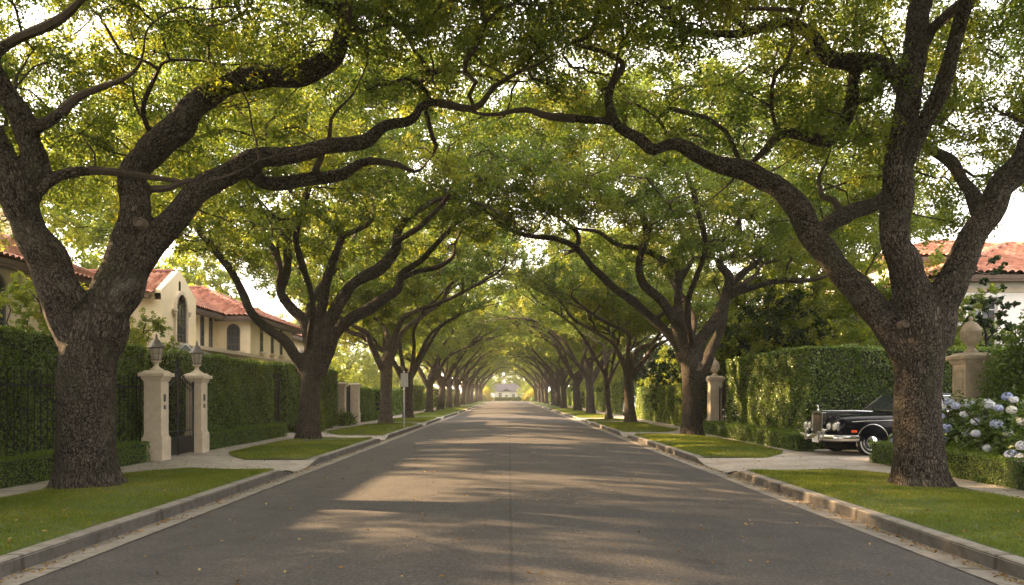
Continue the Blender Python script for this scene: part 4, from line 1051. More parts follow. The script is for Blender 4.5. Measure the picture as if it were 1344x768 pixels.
def gate(name, y0, y1, x, label, hmid=2.2, hend=1.72, solid=.40, n=16, axis='y', sgn=1):
    """double leaf iron gate standing along y at x (or along x at y when axis='x')"""
    t = empty(name, (0, 0, 0), 0, label, "gate", "iron gates")
    t.location = (x, (y0+y1)/2, Z0) if axis == 'y' else ((y0+y1)/2, x, Z0)
    L = (y1-y0)/2
    pt = (lambda s, z, d=0: (d, s, z)) if axis == 'y' else (lambda s, z, d=0: (s, d, z))
    for side in (-1, 1):
        lf = MB(); q = lambda a, z, d=0: pt(side*a, z, d)
        top = lambda a: hend + (hmid-hend)*(1-min(1, a/L))**1.7
        if solid:
            w2 = .012
            lf.prism([(.035, .07), (L-.03, .07), (L-.03, .07+solid), (.035, .07+solid)], lambda a, b, d: q(a, b, d), -w2, w2)
        for z in (.07, .07+solid+.01, .07+solid+.16): lf.tube([q(.02, z), q(L-.02, z)], .016, 6)
        m_ = n//2
        pts = [q(.02+(L-.04)*k/10, top(.02+(L-.04)*k/10)) for k in range(11)]
        lf.tube(pts, .018, 6); lf.tube([(p[0], p[1], p[2]-.14) for p in pts], .013, 6)
        for k in range(m_):
            a = .07+(L-.12)*k/(m_-1); lf.tube([q(a, .07+solid), q(a, top(a)-.005)], .0085, 5)
            lf.lathe([(.001, 0), (.017, .02), (.001, .075)], c=q(a, top(a)+.01), n=6)
        for k in range(3):   # scrolls under the swept rail
            a = .12+(L-.3)*k/2; c = q(a+.05, top(a)-.075)
            lf.tube([(c[0], c[1]+.05*math.cos(w)*(axis == 'y'), c[2]+.05*math.sin(w)) if axis == 'y' else (c[0]+.05*math.cos(w), c[1], c[2]+.05*math.sin(w)) for w in np.linspace(0, 6.28, 13)], .006, 5)
        lf.build("gate_leaf", M['black_iron'], t)
        st = MB(); st.tube([q(.02, .03), q(.02, hmid+.06)], .022, 8); st.lathe([(.024, 0), (.035, .03), (.02, .06), (.004, .13)], c=q(.02, hmid+.05), n=10); st.build("meeting_stile", M['black_iron'], t)
        hp = MB(); hp.tube([q(L-.02, .03), q(L-.02, hend+.05)], .024, 8); hp.lathe([(.024, 0), (.034, .025), (.006, .08)], c=q(L-.02, hend+.04), n=10); hp.build("hinge_post", M['black_iron'], t)
    lk = MB(); lk.prism([(-.05, .98), (.05, .98), (.05, 1.14), (-.05, 1.14)], lambda a, b, d: pt(a, b, d), -.03, .03); lk.build("lock", M['black_iron'], t, bevel=.004)
    return t
gate("iron_gate", GZ1+.23, GZ2-.23, GX, "black wrought iron double gate with a swept top between the lantern pillars", 2.22, 1.78, .40, 18)
def slab_gate(y0, y1, x, label, h=2.2):
    t = empty("iron_gate", (x, (y0+y1)/2, Z0), 0, label, "gate", "iron gates"); L = (y1-y0)
    m = MB(); n = int(L/.11)
    for k in range(n): 
        m.tube([(0, -L/2+.06+(L-.12)*k/(n-1), .05), (0, -L/2+.06+(L-.12)*k/(n-1), h)], .011, 5)
    for z in (.12, .5, h-.2): m.box((0, 0, z), (.03, L-.04, .045))
    m.build("bars", M['black_iron'], t)
    p = MB(); p.box((0, 0, .31), (.016, L-.1, .36)); p.build("kick_panel", M['black_iron'], t)
    for s in (-1, 1): q = MB(); q.box((0, s*(L/2-.03), h/2+.05), (.07, .07, h+.1)); q.build("gate_post", M['black_iron'], t, bevel=.006)
    return t
slab_gate(30.1, 32.2, -9.3, "dark plain barred gate in the hedge gap left of the second oak", 2.35)
pl = sq_pillar("gate_pillar", (-8.75, 45.1, Z0), .52, 2.2, "flat capped cream pillar at the second gate on the left, farther of two", panel=False)
sq_pillar("gate_pillar", (-8.95, 42.5, Z0), .46, 2.2, "partly hidden cream pillar at the second gate on the left, nearer of two", panel=False)
slab_gate(42.8, 44.75, -8.95, "dark barred gate between the two flat capped left pillars", 2.0)

# pillars on the right
pU = sq_pillar("gate_pillar", (9.98, 17.2, Z0), .52, 2.42, "broad panelled stone pillar with an urn, behind the hydrangeas", mat='aged_stone')
pV = sq_pillar("gate_pillar", (8.62, 33.35, Z0), .50, 2.32, "stone pillar with an urn beside the second right oak", panel=True)
sq_pillar("gate_pillar", (9.02, 31.25, Z0), .42, 2.2, "stone pillar half buried in the end of the high right hedge", panel=False)
def urn(loc, s, label, mat):
    t = empty("stone_urn", loc, 0, label, "urn", "urns on the right gate pillars"); t.scale = (s*.86, s*.86, s)
    MB().lathe([(.18, 0), (.18, .04), (.14, .06), (.10, .10), (.088, .14), (.10, .17), (.125, .185)], n=24).build("foot", M[mat], t, True)
    V = []
    MB().lathe([(.115, .18), (.16, .22), (.20, .29), (.232, .38), (.247, .47), (.265, .49), (.265, .52), (.235, .535)], n=28).build("bowl", M[mat], t, True)
    m = MB()
    for i in range(18):
        a = 2*math.pi*i/18; pts = [((r+.006)*math.cos(a), (r+.006)*math.sin(a), z) for r, z in ((.155, .22), (.197, .29), (.226, .37), (.24, .45))]; m.tube(pts, [.012, .018, .02, .016], 6)
    m.build("gadroons", M[mat], t, True)
    MB().lathe([(.25, .53), (.235, .57), (.19, .64), (.125, .70), (.06, .73), (.035, .75), (.055, .78), (.05, .81), (.012, .86)], n=24).build("lid", M[mat], t, True)
    return t
urn((9.98, 17.2, Z0+2.42+.02), .94, "large weathered stone urn with a lid, above the hydrangeas", 'aged_stone')
urn((8.62, 33.35, Z0+2.32+.02), .92, "pale stone urn on the pillar beside the second right oak", 'limestone')
gate("iron_gate", 31.5, 33.08, 8.75, "narrow dark iron gate between the urn pillar and the high right hedge", 2.0, 1.75, .4, 14)
t = empty("iron_gate", (10.9, 17.25, Z0), 0, "black iron gate leaf folded beside the broad urn pillar", "gate", "iron gates")
m = MB()
for k in range(9): m.tube([(-.55+.135*k, 0, .05), (-.55+.135*k, 0, 2.05)], .011, 6)
for z in (.1, .5, 1.85): m.box((0, 0, z), (1.14, .03, .045))
m.build("bars", M['black_iron'], t)
for s in (-1, 1): q = MB(); q.box((s*.6, 0, 1.05), (.07, .07, 2.1)); q.build("gate_post", M['black_iron'], t, bevel=.006)

# iron railings in the near left hedge
t = empty("iron_railing", (-8.70, 9.2, Z0), 0, "black iron railings in front of the near left hedge", "fence")
m = MB()
for k in range(96): m.tube([(0, -9.2+.2*k, 0), (0, -9.2+.2*k, 1.92)], .010, 5); m.lathe([(.001, 0), (.018, .03), (.001, .10)], c=(0, -9.2+.2*k, 1.91), n=6)
m.build("pickets", M['black_iron'], t)
for z in (.35, 1.72): m = MB(); m.box((0, .3, z), (.03, 19.2, .04)); m.build("rail", M['black_iron'], t)

# street sign post
t = empty("sign_post", (-4.82, 36.6, VERGE), 0, "thin grey kerbside post with a small sign plate, seen from behind", "street sign")
m = MB(); m.lathe([(.03, -.1), (.03, 2.62), (.02, 2.64)], n=12); m.build("pole", M['galvanised'], t, True)
m = MB(); m.box((0.02, -.035, 2.22), (.34, .008, .62)); m.build("sign_plate", M['sign_grey'], t, bevel=.003)
for z in (2.05, 2.42): m = MB(); m.box((0, -.025, z), (.10, .02, .03)); m.build("bracket", M['galvanised'], t)

# ------------------------------------------------------------------ houses
def arch_poly(w, h, n=10, pointed=0.0):
    """outline of a round-headed opening, bottom centre at (0, 0)"""
    r = w/2; pts = [(-r, 0), (r, 0)]
    for k in range(n+1):
        a = math.pi*k/n; pts.append((r*math.cos(a), h-r+r*math.sin(a)*(1+pointed)))
    return pts
def window(parent, c, facing, w, h, arch=True, surround=True, frame='window_frame', bars=(1, 3), sill=True, trim='trim_stone', pointed=0.0):
    """window on a wall whose outward direction is facing ('x','-x','y','-y'); c = bottom centre on the wall plane"""
    ax = {'x': (0, 1, 1, 0), '-x': (0, -1, -1, 0), '-y': (1, 0, 0, -1), 'y': (-1, 0, 0, 1)}[facing]
    fn = lambda a, b, d: (c[0]+a*ax[0]+d*ax[2], c[1]+a*ax[1]+d*ax[3], c[2]+b)
    outl = (lambda w, h: arch_poly(w, h, 10, pointed)) if arch else (lambda w, h: [(-w/2, 0), (w/2, 0), (w/2, h), (-w/2, h)])
    shift = lambda poly, dz: [(a, b+dz) for a, b in poly]
    fr = MB(); o = outl(w, h); i = shift(outl(w-.12, h-.12), .06); fr.ring(o, i, fn, -.02, .035)
    top = h-.06 if not arch else h-.08
    for k in range(1, bars[0]+1): x = -w/2+w*k/(bars[0]+1); fr.prism([(x-.016, .05), (x+.016, .05), (x+.016, top), (x-.016, top)], fn, -.01, .03)
    hh = h if not arch else h-w/2
    for k in range(1, bars[1]+1): z = hh*k/(bars[1]+(0 if arch else 1)); fr.prism([(-w/2+.04, z-.014), (w/2-.04, z-.014), (w/2-.04, z+.014), (-w/2+.04, z+.014)], fn, -.012, .027)
    f = fr.build("window", M[frame], parent)
    p = MB(); p.prism(shift(outl(w-.10, h-.10), .05), fn, -.03, .004); p.build("pane", M['window_glass'], f)
    if surround:
        s = MB(); s.ring(shift(outl(w+.26, h+.13), 0), o, fn, -.02, .11); s.build("surround", M[trim], f)
    if sill:
        s = MB(); s.prism([(-w/2-.18, -.10), (w/2+.18, -.10), (w/2+.18, 0), (-w/2-.18, 0)], fn, -.02, .16); s.build("sill", M[trim], f, bevel=.01)
    return f
def tile_plane(o, u, v, L, W, inside, seed=0, pitch=.27, row=.42):
    """barrel tiles over a sloping plane: o corner, u along the eave (unit), v up the slope (unit)"""
    o, u, v = map(np.array, (o, u, v)); nrm = np.cross(u, v); nrm = nrm/np.linalg.norm(nrm); nrm = nrm*np.sign(nrm[2])
    nc = int(math.ceil(L/pitch)); nrw = int(math.ceil(W/row)); S = 6
    us = np.arange(nc*S+1)/S*pitch; vs = np.repeat(np.arange(nrw+1)*row, 2)[1:-1]; lift = np.tile([.05, .0], nrw)
    U, Vv = np.meshgrid(us, vs); Lf = np.repeat(lift[:, None], len(us), 1)
    H = .085*np.abs(np.sin(np.pi*U/(2*pitch)*2/1.0))**.8 + Lf
    Pt = o+U[..., None]*u+Vv[..., None]*v+H[..., None]*nrm
    nx = len(us); i, j = np.meshgrid(np.arange(nx-1), np.arange(len(vs)-1)); i = i.ravel(); j = j.ravel(); b = j*nx+i
    cu = (us[i]+us[i+1])/2; cv = (vs[j]+vs[j+1])/2
    keep = inside(cu, cv); b = b[keep]
    rg = np.random.default_rng(seed); tl = rg.beta(2, 2, (nrw+1, nc+1))
    tint = tl[np.clip((np.arange(len(vs))//2), 0, nrw)[:, None], np.clip((us/pitch-1e-6).astype(int), 0, nc)[None, :]]
    return Pt.reshape(-1, 3), np.stack([b, b+1, b+nx+1, b+nx], 1), tint.ravel()
def hip_roof(parent, x0, x1, y0, y1, z, pitch=.48, over=.55, gable=None, seed=1, name="roof"):
    """tiled hip roof over a rectangle; ridge along the longer side"""
    X0, X1, Y0, Y1 = x0-over, x1+over, y0-over, y1+over; z = z-over*pitch*.3
    w, d = X1-X0, Y1-Y0; half = min(w, d)/2; s = math.sqrt(1+pitch*pitch)
    Vs = []; Fs = []; Ts = []; nv = 0
    def hip_in(L):
        return lambda a, b: (b/s < half+.05) & (a > b/s-.1) & (a < L-b/s+.1)
    planes = [((X0, Y0, z), (1,0,0), (0, 1/s, pitch/s), w), ((X1, Y1, z), (-1,0,0), (0, -1/s, pitch/s), w), ((X1, Y0, z), (0,1,0), (-1/s, 0, pitch/s), d), ((X0, Y1, z), (0,-1,0), (1/s, 0, pitch/s), d)]
    for k, (o, u, v, L) in enumerate(planes):
        V, Q, T = tile_plane(o, u, v, L, half*s, hip_in(L), seed*10+k); Vs.append(V); Fs.append(Q+nv); Ts.append(T); nv += len(V)
    me = np_mesh(name, np.concatenate(Vs), [np.concatenate(Fs)], [M['roof_tile']], True, attrs={'tint': np.concatenate(Ts)})
    r = link(name, me, parent)
    m = MB(); zr = z+half*pitch
    if w >= d: e0, e1 = (X0+half, (Y0+Y1)/2, zr), (X1-half, (Y0+Y1)/2, zr)
    else: e0, e1 = ((X0+X1)/2, Y0+half, zr), ((X0+X1)/2, Y1-half, zr)
    lift = Vector((0, 0, .07))
    def cap(a, b):
        a, b = Vector(a)+lift, Vector(b)+lift; n = max(2, int((b-a).length/.4))
        for k in range(n):
            p, q = a+(b-a)*k/n, a+(b-a)*(k+1.12)/n; m.tube([p, q], [.13, .105], 8)
    cap(e0, e1)
    cs = [(X0,Y0,z),(X1,Y0,z),(X1,Y1,z),(X0,Y1,z)]
    for c in cs: cap(c, e0 if (Vector(c)-Vector(e0)).length < (Vector(c)-Vector(e1)).length else e1)
    m.v = m.v; cm = m.build("ridge_tiles", M['roof_tile'], r)
    at = cm.data.attributes.new("tint", 'FLOAT', 'POINT'); at.data.foreach_set("value", np.repeat(np.random.default_rng(seed).beta(2, 2, len(m.v)//16+1), 16)[:len(m.v)].astype(np.float32))
    sf = MB(); sf.box(((X0+X1)/2, (Y0+Y1)/2, z-.09), (w-.06, d-.06, .14)); sf.build("soffit", M['soffit_wood'], parent)
    rf = MB(); rf.ring([(X0+.05, Y0+.05), (X1-.05, Y0+.05), (X1-.05, Y1-.05), (X0+.05, Y1-.05)], [(X0+.42, Y0+.42), (X1-.42, Y0+.42), (X1-.42, Y1-.42), (X0+.42, Y1-.42)], lambda a, b, d: (a, b, d), z-.24, z-.165)
    rf.build("eave_board", M['soffit_wood'], parent)
    return r
def wall_box(parent, x0, x1, y0, y1, z1, mat, name="wall"):
    m = MB(); m.box(((x0+x1)/2, (y0+y1)/2, z1/2), (x1-x0, y1-y0, z1)); return m.build(name, M[mat], parent, bevel=.015)
def band(parent, x0, x1, y0, y1, z, h=.16, out=.07, mat='trim_stone'):
    m = MB(); m.box(((x0+x1)/2, (y0+y1)/2, z), (x1-x0+2*out, y1-y0+2*out, h)); return m.build("string_course", M[mat], parent, bevel=.02)

# cream villa on the left
v = empty("villa", (0, 0, 0), 0, "cream villa with red tiled roofs and arched windows behind the left hedge", "house", "houses along the street")
wall_box(v, -24, -15.2, 12.5, 29.2, 5.75, 'stucco_cream'); hip_roof(v, -24, -15.2, 12.5, 29.2, 5.75, .50, .6, seed=1)
for y in (14.5, 17.5, 20.5, 23.5, 26.6): window(v, (-15.2, y, 3.4), 'x', 1.0, 1.9, True)
wall_box(v, -23.5, -15.9, 29.15, 33.3, 5.3, 'stucco_cream', "wall")
# gabled bay: its ridge runs back from the street
bx0, bx1, by0, by1, be, bp = -22.0, -14.5, 33.2, 36.9, 5.95, .52
wall_box(v, bx0, bx1, by0, by1, be, 'stucco_cream')
m = MB(); hw = (by1-by0)/2; yc = (by0+by1)/2
m.prism([(-hw, be-.3), (hw, be-.3), (hw, be+.12), (.12, be+hw*bp+.18), (-.12, be+hw*bp+.18), (-hw, be+.12)], lambda a, b, d: (bx1-.28+d, yc+a, b), 0, .284); m.build("gable", M['stucco_cream'], v)
m = MB(); m.prism(arch_poly(.22, .5, 8), lambda a, b, d: (bx1+d, yc+a, 6.18+b), -.02, .012); m.build("gable_vent", M['dark_void'], v)
s = math.sqrt(1+bp*bp)
for sgn, sd in ((-1, 31), (1, 32)):
    yy = by0-.45 if sgn < 0 else by1+.45
    V, Q, T = tile_plane((bx0-.3, yy, be-.12), (1, 0, 0), (0, -sgn/s, bp/s), bx1-.27-bx0+.3, (hw+.45)*s, lambda a, b: b < (hw+.47)*s, sd)
    r = link("roof", np_mesh("roof", V, [Q], [M['roof_tile']], True, attrs={'tint': T}), v)
    e = MB(); e.box(((bx0+bx1)/2-.3, yy+sgn*-.12, be-.22), (bx1-bx0-.1, .34, .12)); e.build("eave_board", M['soffit_wood'], v)
m = MB(); m.tube([(bx0-.2, yc, be+(hw+.45)*bp-.06), (bx1-.2, yc, be+(hw+.45)*bp-.06)], .12, 8); m.build("ridge_tiles", M['roof_tile'], v)
window(v, (bx1, yc+.05, 3.95), 'x', 1.12, 2.0, True, bars=(2, 4), pointed=.25)
for px_ in (-19.2, -17.6, -16.2): window(v, (px_, by0, 4.05), '-y', .45, 1.35, True, surround=False, bars=(0, 2))
m = MB(); m.box((bx1+.02, yc, 3.72), (.16, by1-by0-.6, .16)); m.build("window_ledge", M['trim_stone'], v, bevel=.02)
for s_ in (-1, 1):
    m = MB(); m.lathe([(.10, 0), (.06, .06), (.06, .1)], n=10, c=(bx1+.1, yc+.05+s_*.75, 5.18)); m.lathe([(.12, .1), (.13, .2)], n=8, c=(bx1+.1, yc+.05+s_*.75, 5.18)); m.build("corbel", M['trim_stone'], v, True)
# far wing
wall_box(v, -23.5, -15.5, 36.85, 42.4, 5.9, 'stucco_cream')
for y in (37.6, 39.1, 40.2, 41.35): window(v, (-15.5, y, 4.05), 'x', .46, 1.75, False, surround=False, bars=(0, 2))
wall_box(v, -23.5, -13.75, 42.35, 50.5, 5.9, 'stucco_cream')
window(v, (-14.65, 42.35, 4.0), '-y', .70, 1.45, True, surround=False, bars=(2, 3))
for y in (44.2, 46.2, 48.0): window(v, (-13.75, y, 4.05), 'x', .5, 1.7, False, surround=False, bars=(0, 2))
hip_roof(v, -23.5, -15.5, 36.85, 50.5, 5.95, .50, .55, seed=3); hip_roof(v, -23.5, -13.75, 42.3, 50.55, 5.88, .44, .5, seed=4)
m = MB(); m.box((-18.6, 43, 3.78), (9.86, 15.2, .16)); m.build("string_course", M['trim_stone'], v)
m = MB(); m.box((-20, 30.8, 7.4), (.9, 1.1, 2.6)); m.box((-20, 30.8, 8.75), (1.1, 1.3, .16)); m.build("chimney", M['stucco_cream'], v, bevel=.02)
# wide awning by the gate side
aw = empty("garden_umbrella", (-11.2, 27.6, Z0), 0, "dark green ribbed garden umbrella above the hedge, right of the far lantern", "umbrella")
m = MB(); m.tube([(0, 0, 0), (0, 0, 3.25)], .025, 8); m.build("pole", M['soffit_wood'], aw)
simple("umbrella_cloth", (.045,.065,.05), .8)
m = MB(); n = 8; V = [(0, 0, 3.3)]+[(1.35*math.cos(2*math.pi*k/n), 1.35*math.sin(2*math.pi*k/n), 2.72) for k in range(n)]+[(0, 0, 3.27)]+[(1.35*math.cos(2*math.pi*k/n), 1.35*math.sin(2*math.pi*k/n), 2.69) for k in range(n)]
Fs = []
for k in range(n): j = (k+1) % n; Fs += [(0, 1+k, 1+j), (n+1, n+2+j, n+2+k), (1+k, n+2+k, n+2+j, 1+j)]
m.add(V, Fs); m.build("canopy", M['umbrella_cloth'], aw)
for k in range(n): m = MB(); m.tube([(0, 0, 3.31), (1.37*math.cos(2*math.pi*k/n), 1.37*math.sin(2*math.pi*k/n), 2.73)], .014, 5); m.build("rib", M['sign_grey'], aw)

def plain_house(label, x0, x1, y0, y1, z, mat, facing, wins, seed, pitch=.46, name="house", roof=None):
    h = empty(name, (0, 0, 0), 0, label, "house", "houses along the street")
    wall_box(h, x0, x1, y0, y1, z, mat); hip_roof(h, x0, x1, y0, y1, z, pitch, .6, seed=seed)
    band(h, x0, x1, y0, y1, z-.35, .14, .05)
    for (a, zb, w, hh, arch) in wins:
        c = (x1 if facing == 'x' else x0, a, zb)
        window(h, c, facing, w, hh, arch, True, 'pale_frame', (1, 3), True)
    return h
plain_house("second cream house with a red roof behind the second left oak", -25, -16.5, 57, 70, 6.2, 'stucco_cream', 'x', [(59.5, 3.6, 1, 1.7, True), (63, 3.6, 1, 1.7, True), (66.5, 3.6, 1, 1.7, True)], 7)
# white villa on the right: low near block and taller far block
wv = empty("white_villa", (0, 0, 0), 0, "white villa with red tiled roofs behind the nearest right oak", "house", "houses along the street")
wall_box(wv, 15.6, 26, 28, 38.1, 5.85, 'stucco_white'); hip_roof(wv, 15.6, 26, 28, 38.1, 5.9, .36, .6, seed=8); band(wv, 15.6, 26, 28, 38, 5.35, .16, .06); band(wv, 15.6, 26, 28, 38, 3.0, .16, .06)
for x in (16.6, 19.2, 21.8, 24.4): window(wv, (x, 28, 3.35), '-y', 1.05, 1.75, False, True, 'pale_frame', (1, 3), trim='stucco_white')
for y in (30, 33, 36): window(wv, (15.6, y, 3.35), '-x', 1.05, 1.75, False, True, 'pale_frame', (1, 3), trim='stucco_white')
wall_box(wv, 18.2, 28, 38.05, 46.1, 8.2, 'stucco_white'); hip_roof(wv, 18.2, 28, 38.05, 46.1, 8.25, .32, .6, seed=9); band(wv, 18.2, 28, 38.05, 46.1, 7.7, .18, .07)
for x in (19.6, 22.2, 24.8): window(wv, (x, 38.05, 5.6), '-y', 1.0, 1.6, True, True, 'pale_frame', (1, 3), trim='stucco_white')
for y in (39.8, 42, 44.2): window(wv, (18.2, y, 4.6), '-x', 1.0, 1.75, False, True, 'pale_frame', (1, 3), trim='stucco_white')
wall_box(wv, 16.5, 28, 46.05, 57, 7.0, 'stucco_white'); hip_roof(wv, 16.5, 28, 46.05, 57, 7.05, .42, .6, seed=12); band(wv, 16.5, 28, 46.05, 57, 6.5, .18, .07)
for y in (47.6, 49.8, 52, 54.2): window(wv, (16.5, y, 4.2), '-x', 1.0, 1.75, False, True, 'pale_frame', (1, 3), trim='stucco_white')
window(wv, (17.4, 46.05, 4.2), '-y', 1.0, 1.75, False, True, 'pale_frame', (1, 3), trim='stucco_white')
m = MB(); m.box((16.05, 51, 3.9), (.9, 8, .14)); m.build("balcony", M['stucco_white'], wv)
m = MB()
for k in range(40): m.lathe([(.03, 0), (.055, .2), (.03, .45), (.045, .8)], n=6, c=(15.7, 47.2+k*.195, 3.97))
m.box((15.7, 51, 4.82), (.16, 8, .1)); m.build("balustrade", M['stucco_white'], wv)
plain_house("far white house with a red roof behind the right evergreen trees", 17, 26, 64, 78, 6.2, 'stucco_white', '-x', [(66, 3.5, 1, 1.7, False), (70, 3.5, 1, 1.7, False), (74, 3.5, 1, 1.7, False)], 10)

# house closing the street
e = empty("end_house", (-1.2, 240, .1), 0, "pale house with a grey shingled roof closing the far end of the street", "house", "houses along the street")
e.scale = (.72, .72, .78)
simple("end_wall", (.40,.385,.34), .9)
m = MB(); m.box((0, 3.5, 1.75), (15, 7, 3.5)); m.build("wall", M['end_wall'], e)
m = MB(); m.add([(-8,-.5,3.5),(8,-.5,3.5),(8,7.5,3.5),(-8,7.5,3.5),(-4.5,3.5,6.6),(4.5,3.5,6.6)], [(0,1,5,4),(1,2,5),(2,3,4,5),(3,0,4),(0,3,2,1)]); m.build("roof", M['shingle'], e)
m = MB(); m.box((.6, -.9, 1.75), (3.2, 1.8, 3.5)); m.build("porch", M['end_wall'], e)
m = MB(); m.add([(-1.3,-2.1,3.5),(2.5,-2.1,3.5),(2.5,0,3.5),(-1.3,0,3.5),(.6,-2.1,4.7),(.6,2,4.7)], [(0,1,4),(1,2,5,4),(2,3,5),(3,0,4,5),(0,3,2,1)]); m.build("porch_roof", M['shingle'], e)
for x in (-2.0,):
    window(e, (x, 0, .9), '-y', 1.5, 2.1, False, True, 'pale_frame', (1, 2))
for x in (-5.6, 3.6, 5.9): window(e, (x, 0, .9), '-y', 1.3, 1.7, False, True, 'pale_frame', (1, 2))
m = MB(); m.prism([(-.5, .05), (.5, .05), (.5, 2.2), (-.5, 2.2)], lambda a, b, d: (.6+a, -1.8-d, b), -.02, .03); dd = m.build("door", M['soffit_wood'], e)
m = MB(); m.lathe([(.03, 0), (.04, .04), (.03, .08)], c=(.95, -1.86, 1.05), n=8); m.build("handle", M['chrome'], dd)
clipped("end_hedge", [(-7, 7, 222.5, 223.6, .09, 1.1)], 60, .25, 'hedge_leaf', "low clipped hedge in front of the grey roofed house", "hedge")
t = empty("street_end_sign", (-4.5, 218.2, .09), 0, "small white round topped sign at the street's far end", "sign")
m = MB(); m.prism([(-.55, 1.0), (.55, 1.0), (.55, 1.8)]+[(.55*math.cos(a), 1.8+.4*math.sin(a)) for a in np.linspace(.2, math.pi-.2, 9)]+[(-.55, 1.8)], lambda a, b, d: (a, d, b), -.04, .04); m.build("sign_board", M['sign_white'], t)
for s in (-1, 1): m = MB(); m.box((s*.42, .06, .8), (.09, .09, 1.6)); m.build("post", M['sign_white'], t)

# ------------------------------------------------------------------ hydrangeas
def hydrangea(x, y, w, d, h, nf, seed, label):
    rg = np.random.default_rng(seed); t = empty("hydrangea", (x, y, Z0), 0, label, "shrub", "hydrangea bushes")
    n = 4200; k = unit(rg.normal(size=(n, 3))); k[:, 2] = np.abs(k[:, 2])
    p = k*np.array([w/2, d/2, h])*rg.uniform(.55, 1.03, (n, 1))*(1+.12*np.sin(k[:, :1]*6+seed)+.1*np.sin(k[:, 1:2]*7))
    st = [catmull([(rg.normal(0,.15), rg.normal(0,.15), -.05, .014), (rg.normal(0,w*.13), rg.normal(0,d*.13), h*.4, .011), (rg.normal(0,w*.22), rg.normal(0,d*.22), h*.85, .007)], .2) for _ in range(16)]
    V, Q, T = tubes_np(st, 5)
    link("foliage", leaf_mesh("foliage", p, k*.8+rg.normal(0, .4, (n, 3))+np.array([0, 0, .5]), rg.uniform(.08, .15, n), rg.normal(.5, .2, n), M['hydrangea_leaf'], aspect=.62, rg=rg, twigs=(V, [Q, T])), t)
    placed = []; tries = 0
    while len(placed) < nf and tries < 2000:
        tries += 1
        q = unit(rg.normal(size=(1, 3)))[0]; q[2] = abs(q[2]); 
        if q[2] < .10 or q[1] > .35 or q[0] > .75: continue
        c = q*np.array([w/2, d/2, h])*1.02
        if all(np.linalg.norm(c-z) > .22 for z in placed): placed.append(c)
    for c in placed:
        r = rg.uniform(.07, .115); m_ = 150; kk = unit(rg.normal(size=(m_, 3))); pp = kk*np.array([r, r, r*.8])
        tb = rg.uniform(.1, 1.0)
        fm = leaf_mesh("flower_head", pp, kk+rg.normal(0, .25, (m_, 3)), rg.uniform(.032, .046, m_), rg.normal(tb, .14, m_), M['petal'], aspect=.95, fold=.06, rg=rg)
        o = link("flower_head", fm, t); o.location = c
hydrangea(9.25, 13.2, 1.7, 1.9, 1.52, 34, 61, "hydrangea bush with pale blue flower heads at the right edge of the view")
hydrangea(9.35, 14.9, 1.6, 1.9, 1.48, 32, 62, "middle hydrangea bush with white and blue heads, below the urn pillar")
hydrangea(9.3, 16.5, 1.5, 1.7, 1.40, 28, 63, "hydrangea bush partly hidden by the nearest right oak's trunk")
hydrangea(9.3, 18.05, 1.2, 1.0, .98, 10, 64, "low hydrangea beside the black car's front wheel")
hydrangea(9.35, 11.3, 1.7, 2.0, 1.5, 12, 65, "hydrangea bush just outside the right edge, nearest the camera")
# ------------------------------------------------------------------ cars
def loft(secs, closed_ends=True, n_sub=1):
    """secs: list of rings (same count of points) -> bmesh-ready verts, faces"""
    m = MB(); k = len(secs[0]); V = [p for s_ in secs for p in s_]; Fs = []
    for i in range(len(secs)-1):
        for j in range(k):
            q = (j+1) % k; Fs.append((i*k+j, i*k+q, (i+1)*k+q, (i+1)*k+j))
    if closed_ends: Fs += [tuple(range(k-1, -1, -1)), tuple((len(secs)-1)*k+j for j in range(k))]
    m.add(V, Fs); return m
def mesh_from_mod(o):
    dg = bpy.context.evaluated_depsgraph_get(); me = bpy.data.meshes.new_from_object(o.evaluated_get(dg)); o.modifiers.clear(); o.data = me
def interp(tab, x):
    xs = [t[0] for t in tab]; return [float(np.interp(x, xs, [t[k] for t in tab])) for k in range(1, len(tab[0]))]
def wheel(parent, x, y, r, side, white=True):
    """wheel in the car's frame (axle along y); side=+1 outer face towards +y"""
    w = empty("wheel", (x, y, r)); w.parent = parent; s = side
    prof = [(r*.62, -.095), (r*.80, -.105), (r*.93, -.098), (r*.985, -.075), (r, -.03), (r, .03), (r*.985, .075), (r*.93, .098), (r*.80, .105), (r*.62, .095)]
    MB().lathe([(a, b*s) for a, b in prof], n=40, axis='y').build("tyre", M['rubber'], w, True, angle=50)
    if white:
        m = MB(); o = [(r*.90*math.cos(t), r*.90*math.sin(t)) for t in np.linspace(0, 2*math.pi, 41)[:-1]]; i = [(a*.915, b*.915) for a, b in o]
        m.ring(o, i, lambda a, b, d: (a, s*(.1005+d), b), -.008, .0035); m.build("whitewall", M['whitewall'], w)
    MB().lathe([(r*.64, .06*s), (r*.66, .10*s), (r*.62, .112*s), (r*.56, .095*s), (r*.50, .085*s)], n=40, axis='y').build("rim", M['chrome'], w, True)
    MB().lathe([(r*.51, .07*s), (r*.50, .098*s), (r*.44, .115*s), (r*.40, .118*s)], n=40, axis='y').build("wheel_disc", M['hub_paint'], w, True)
    MB().lathe([(r*.41, .10*s), (r*.40, .122*s), (r*.30, .138*s), (r*.14, .15*s), (r*.03, .152*s)], n=32, axis='y').build("hubcap", M['chrome'], w, True)
    return w
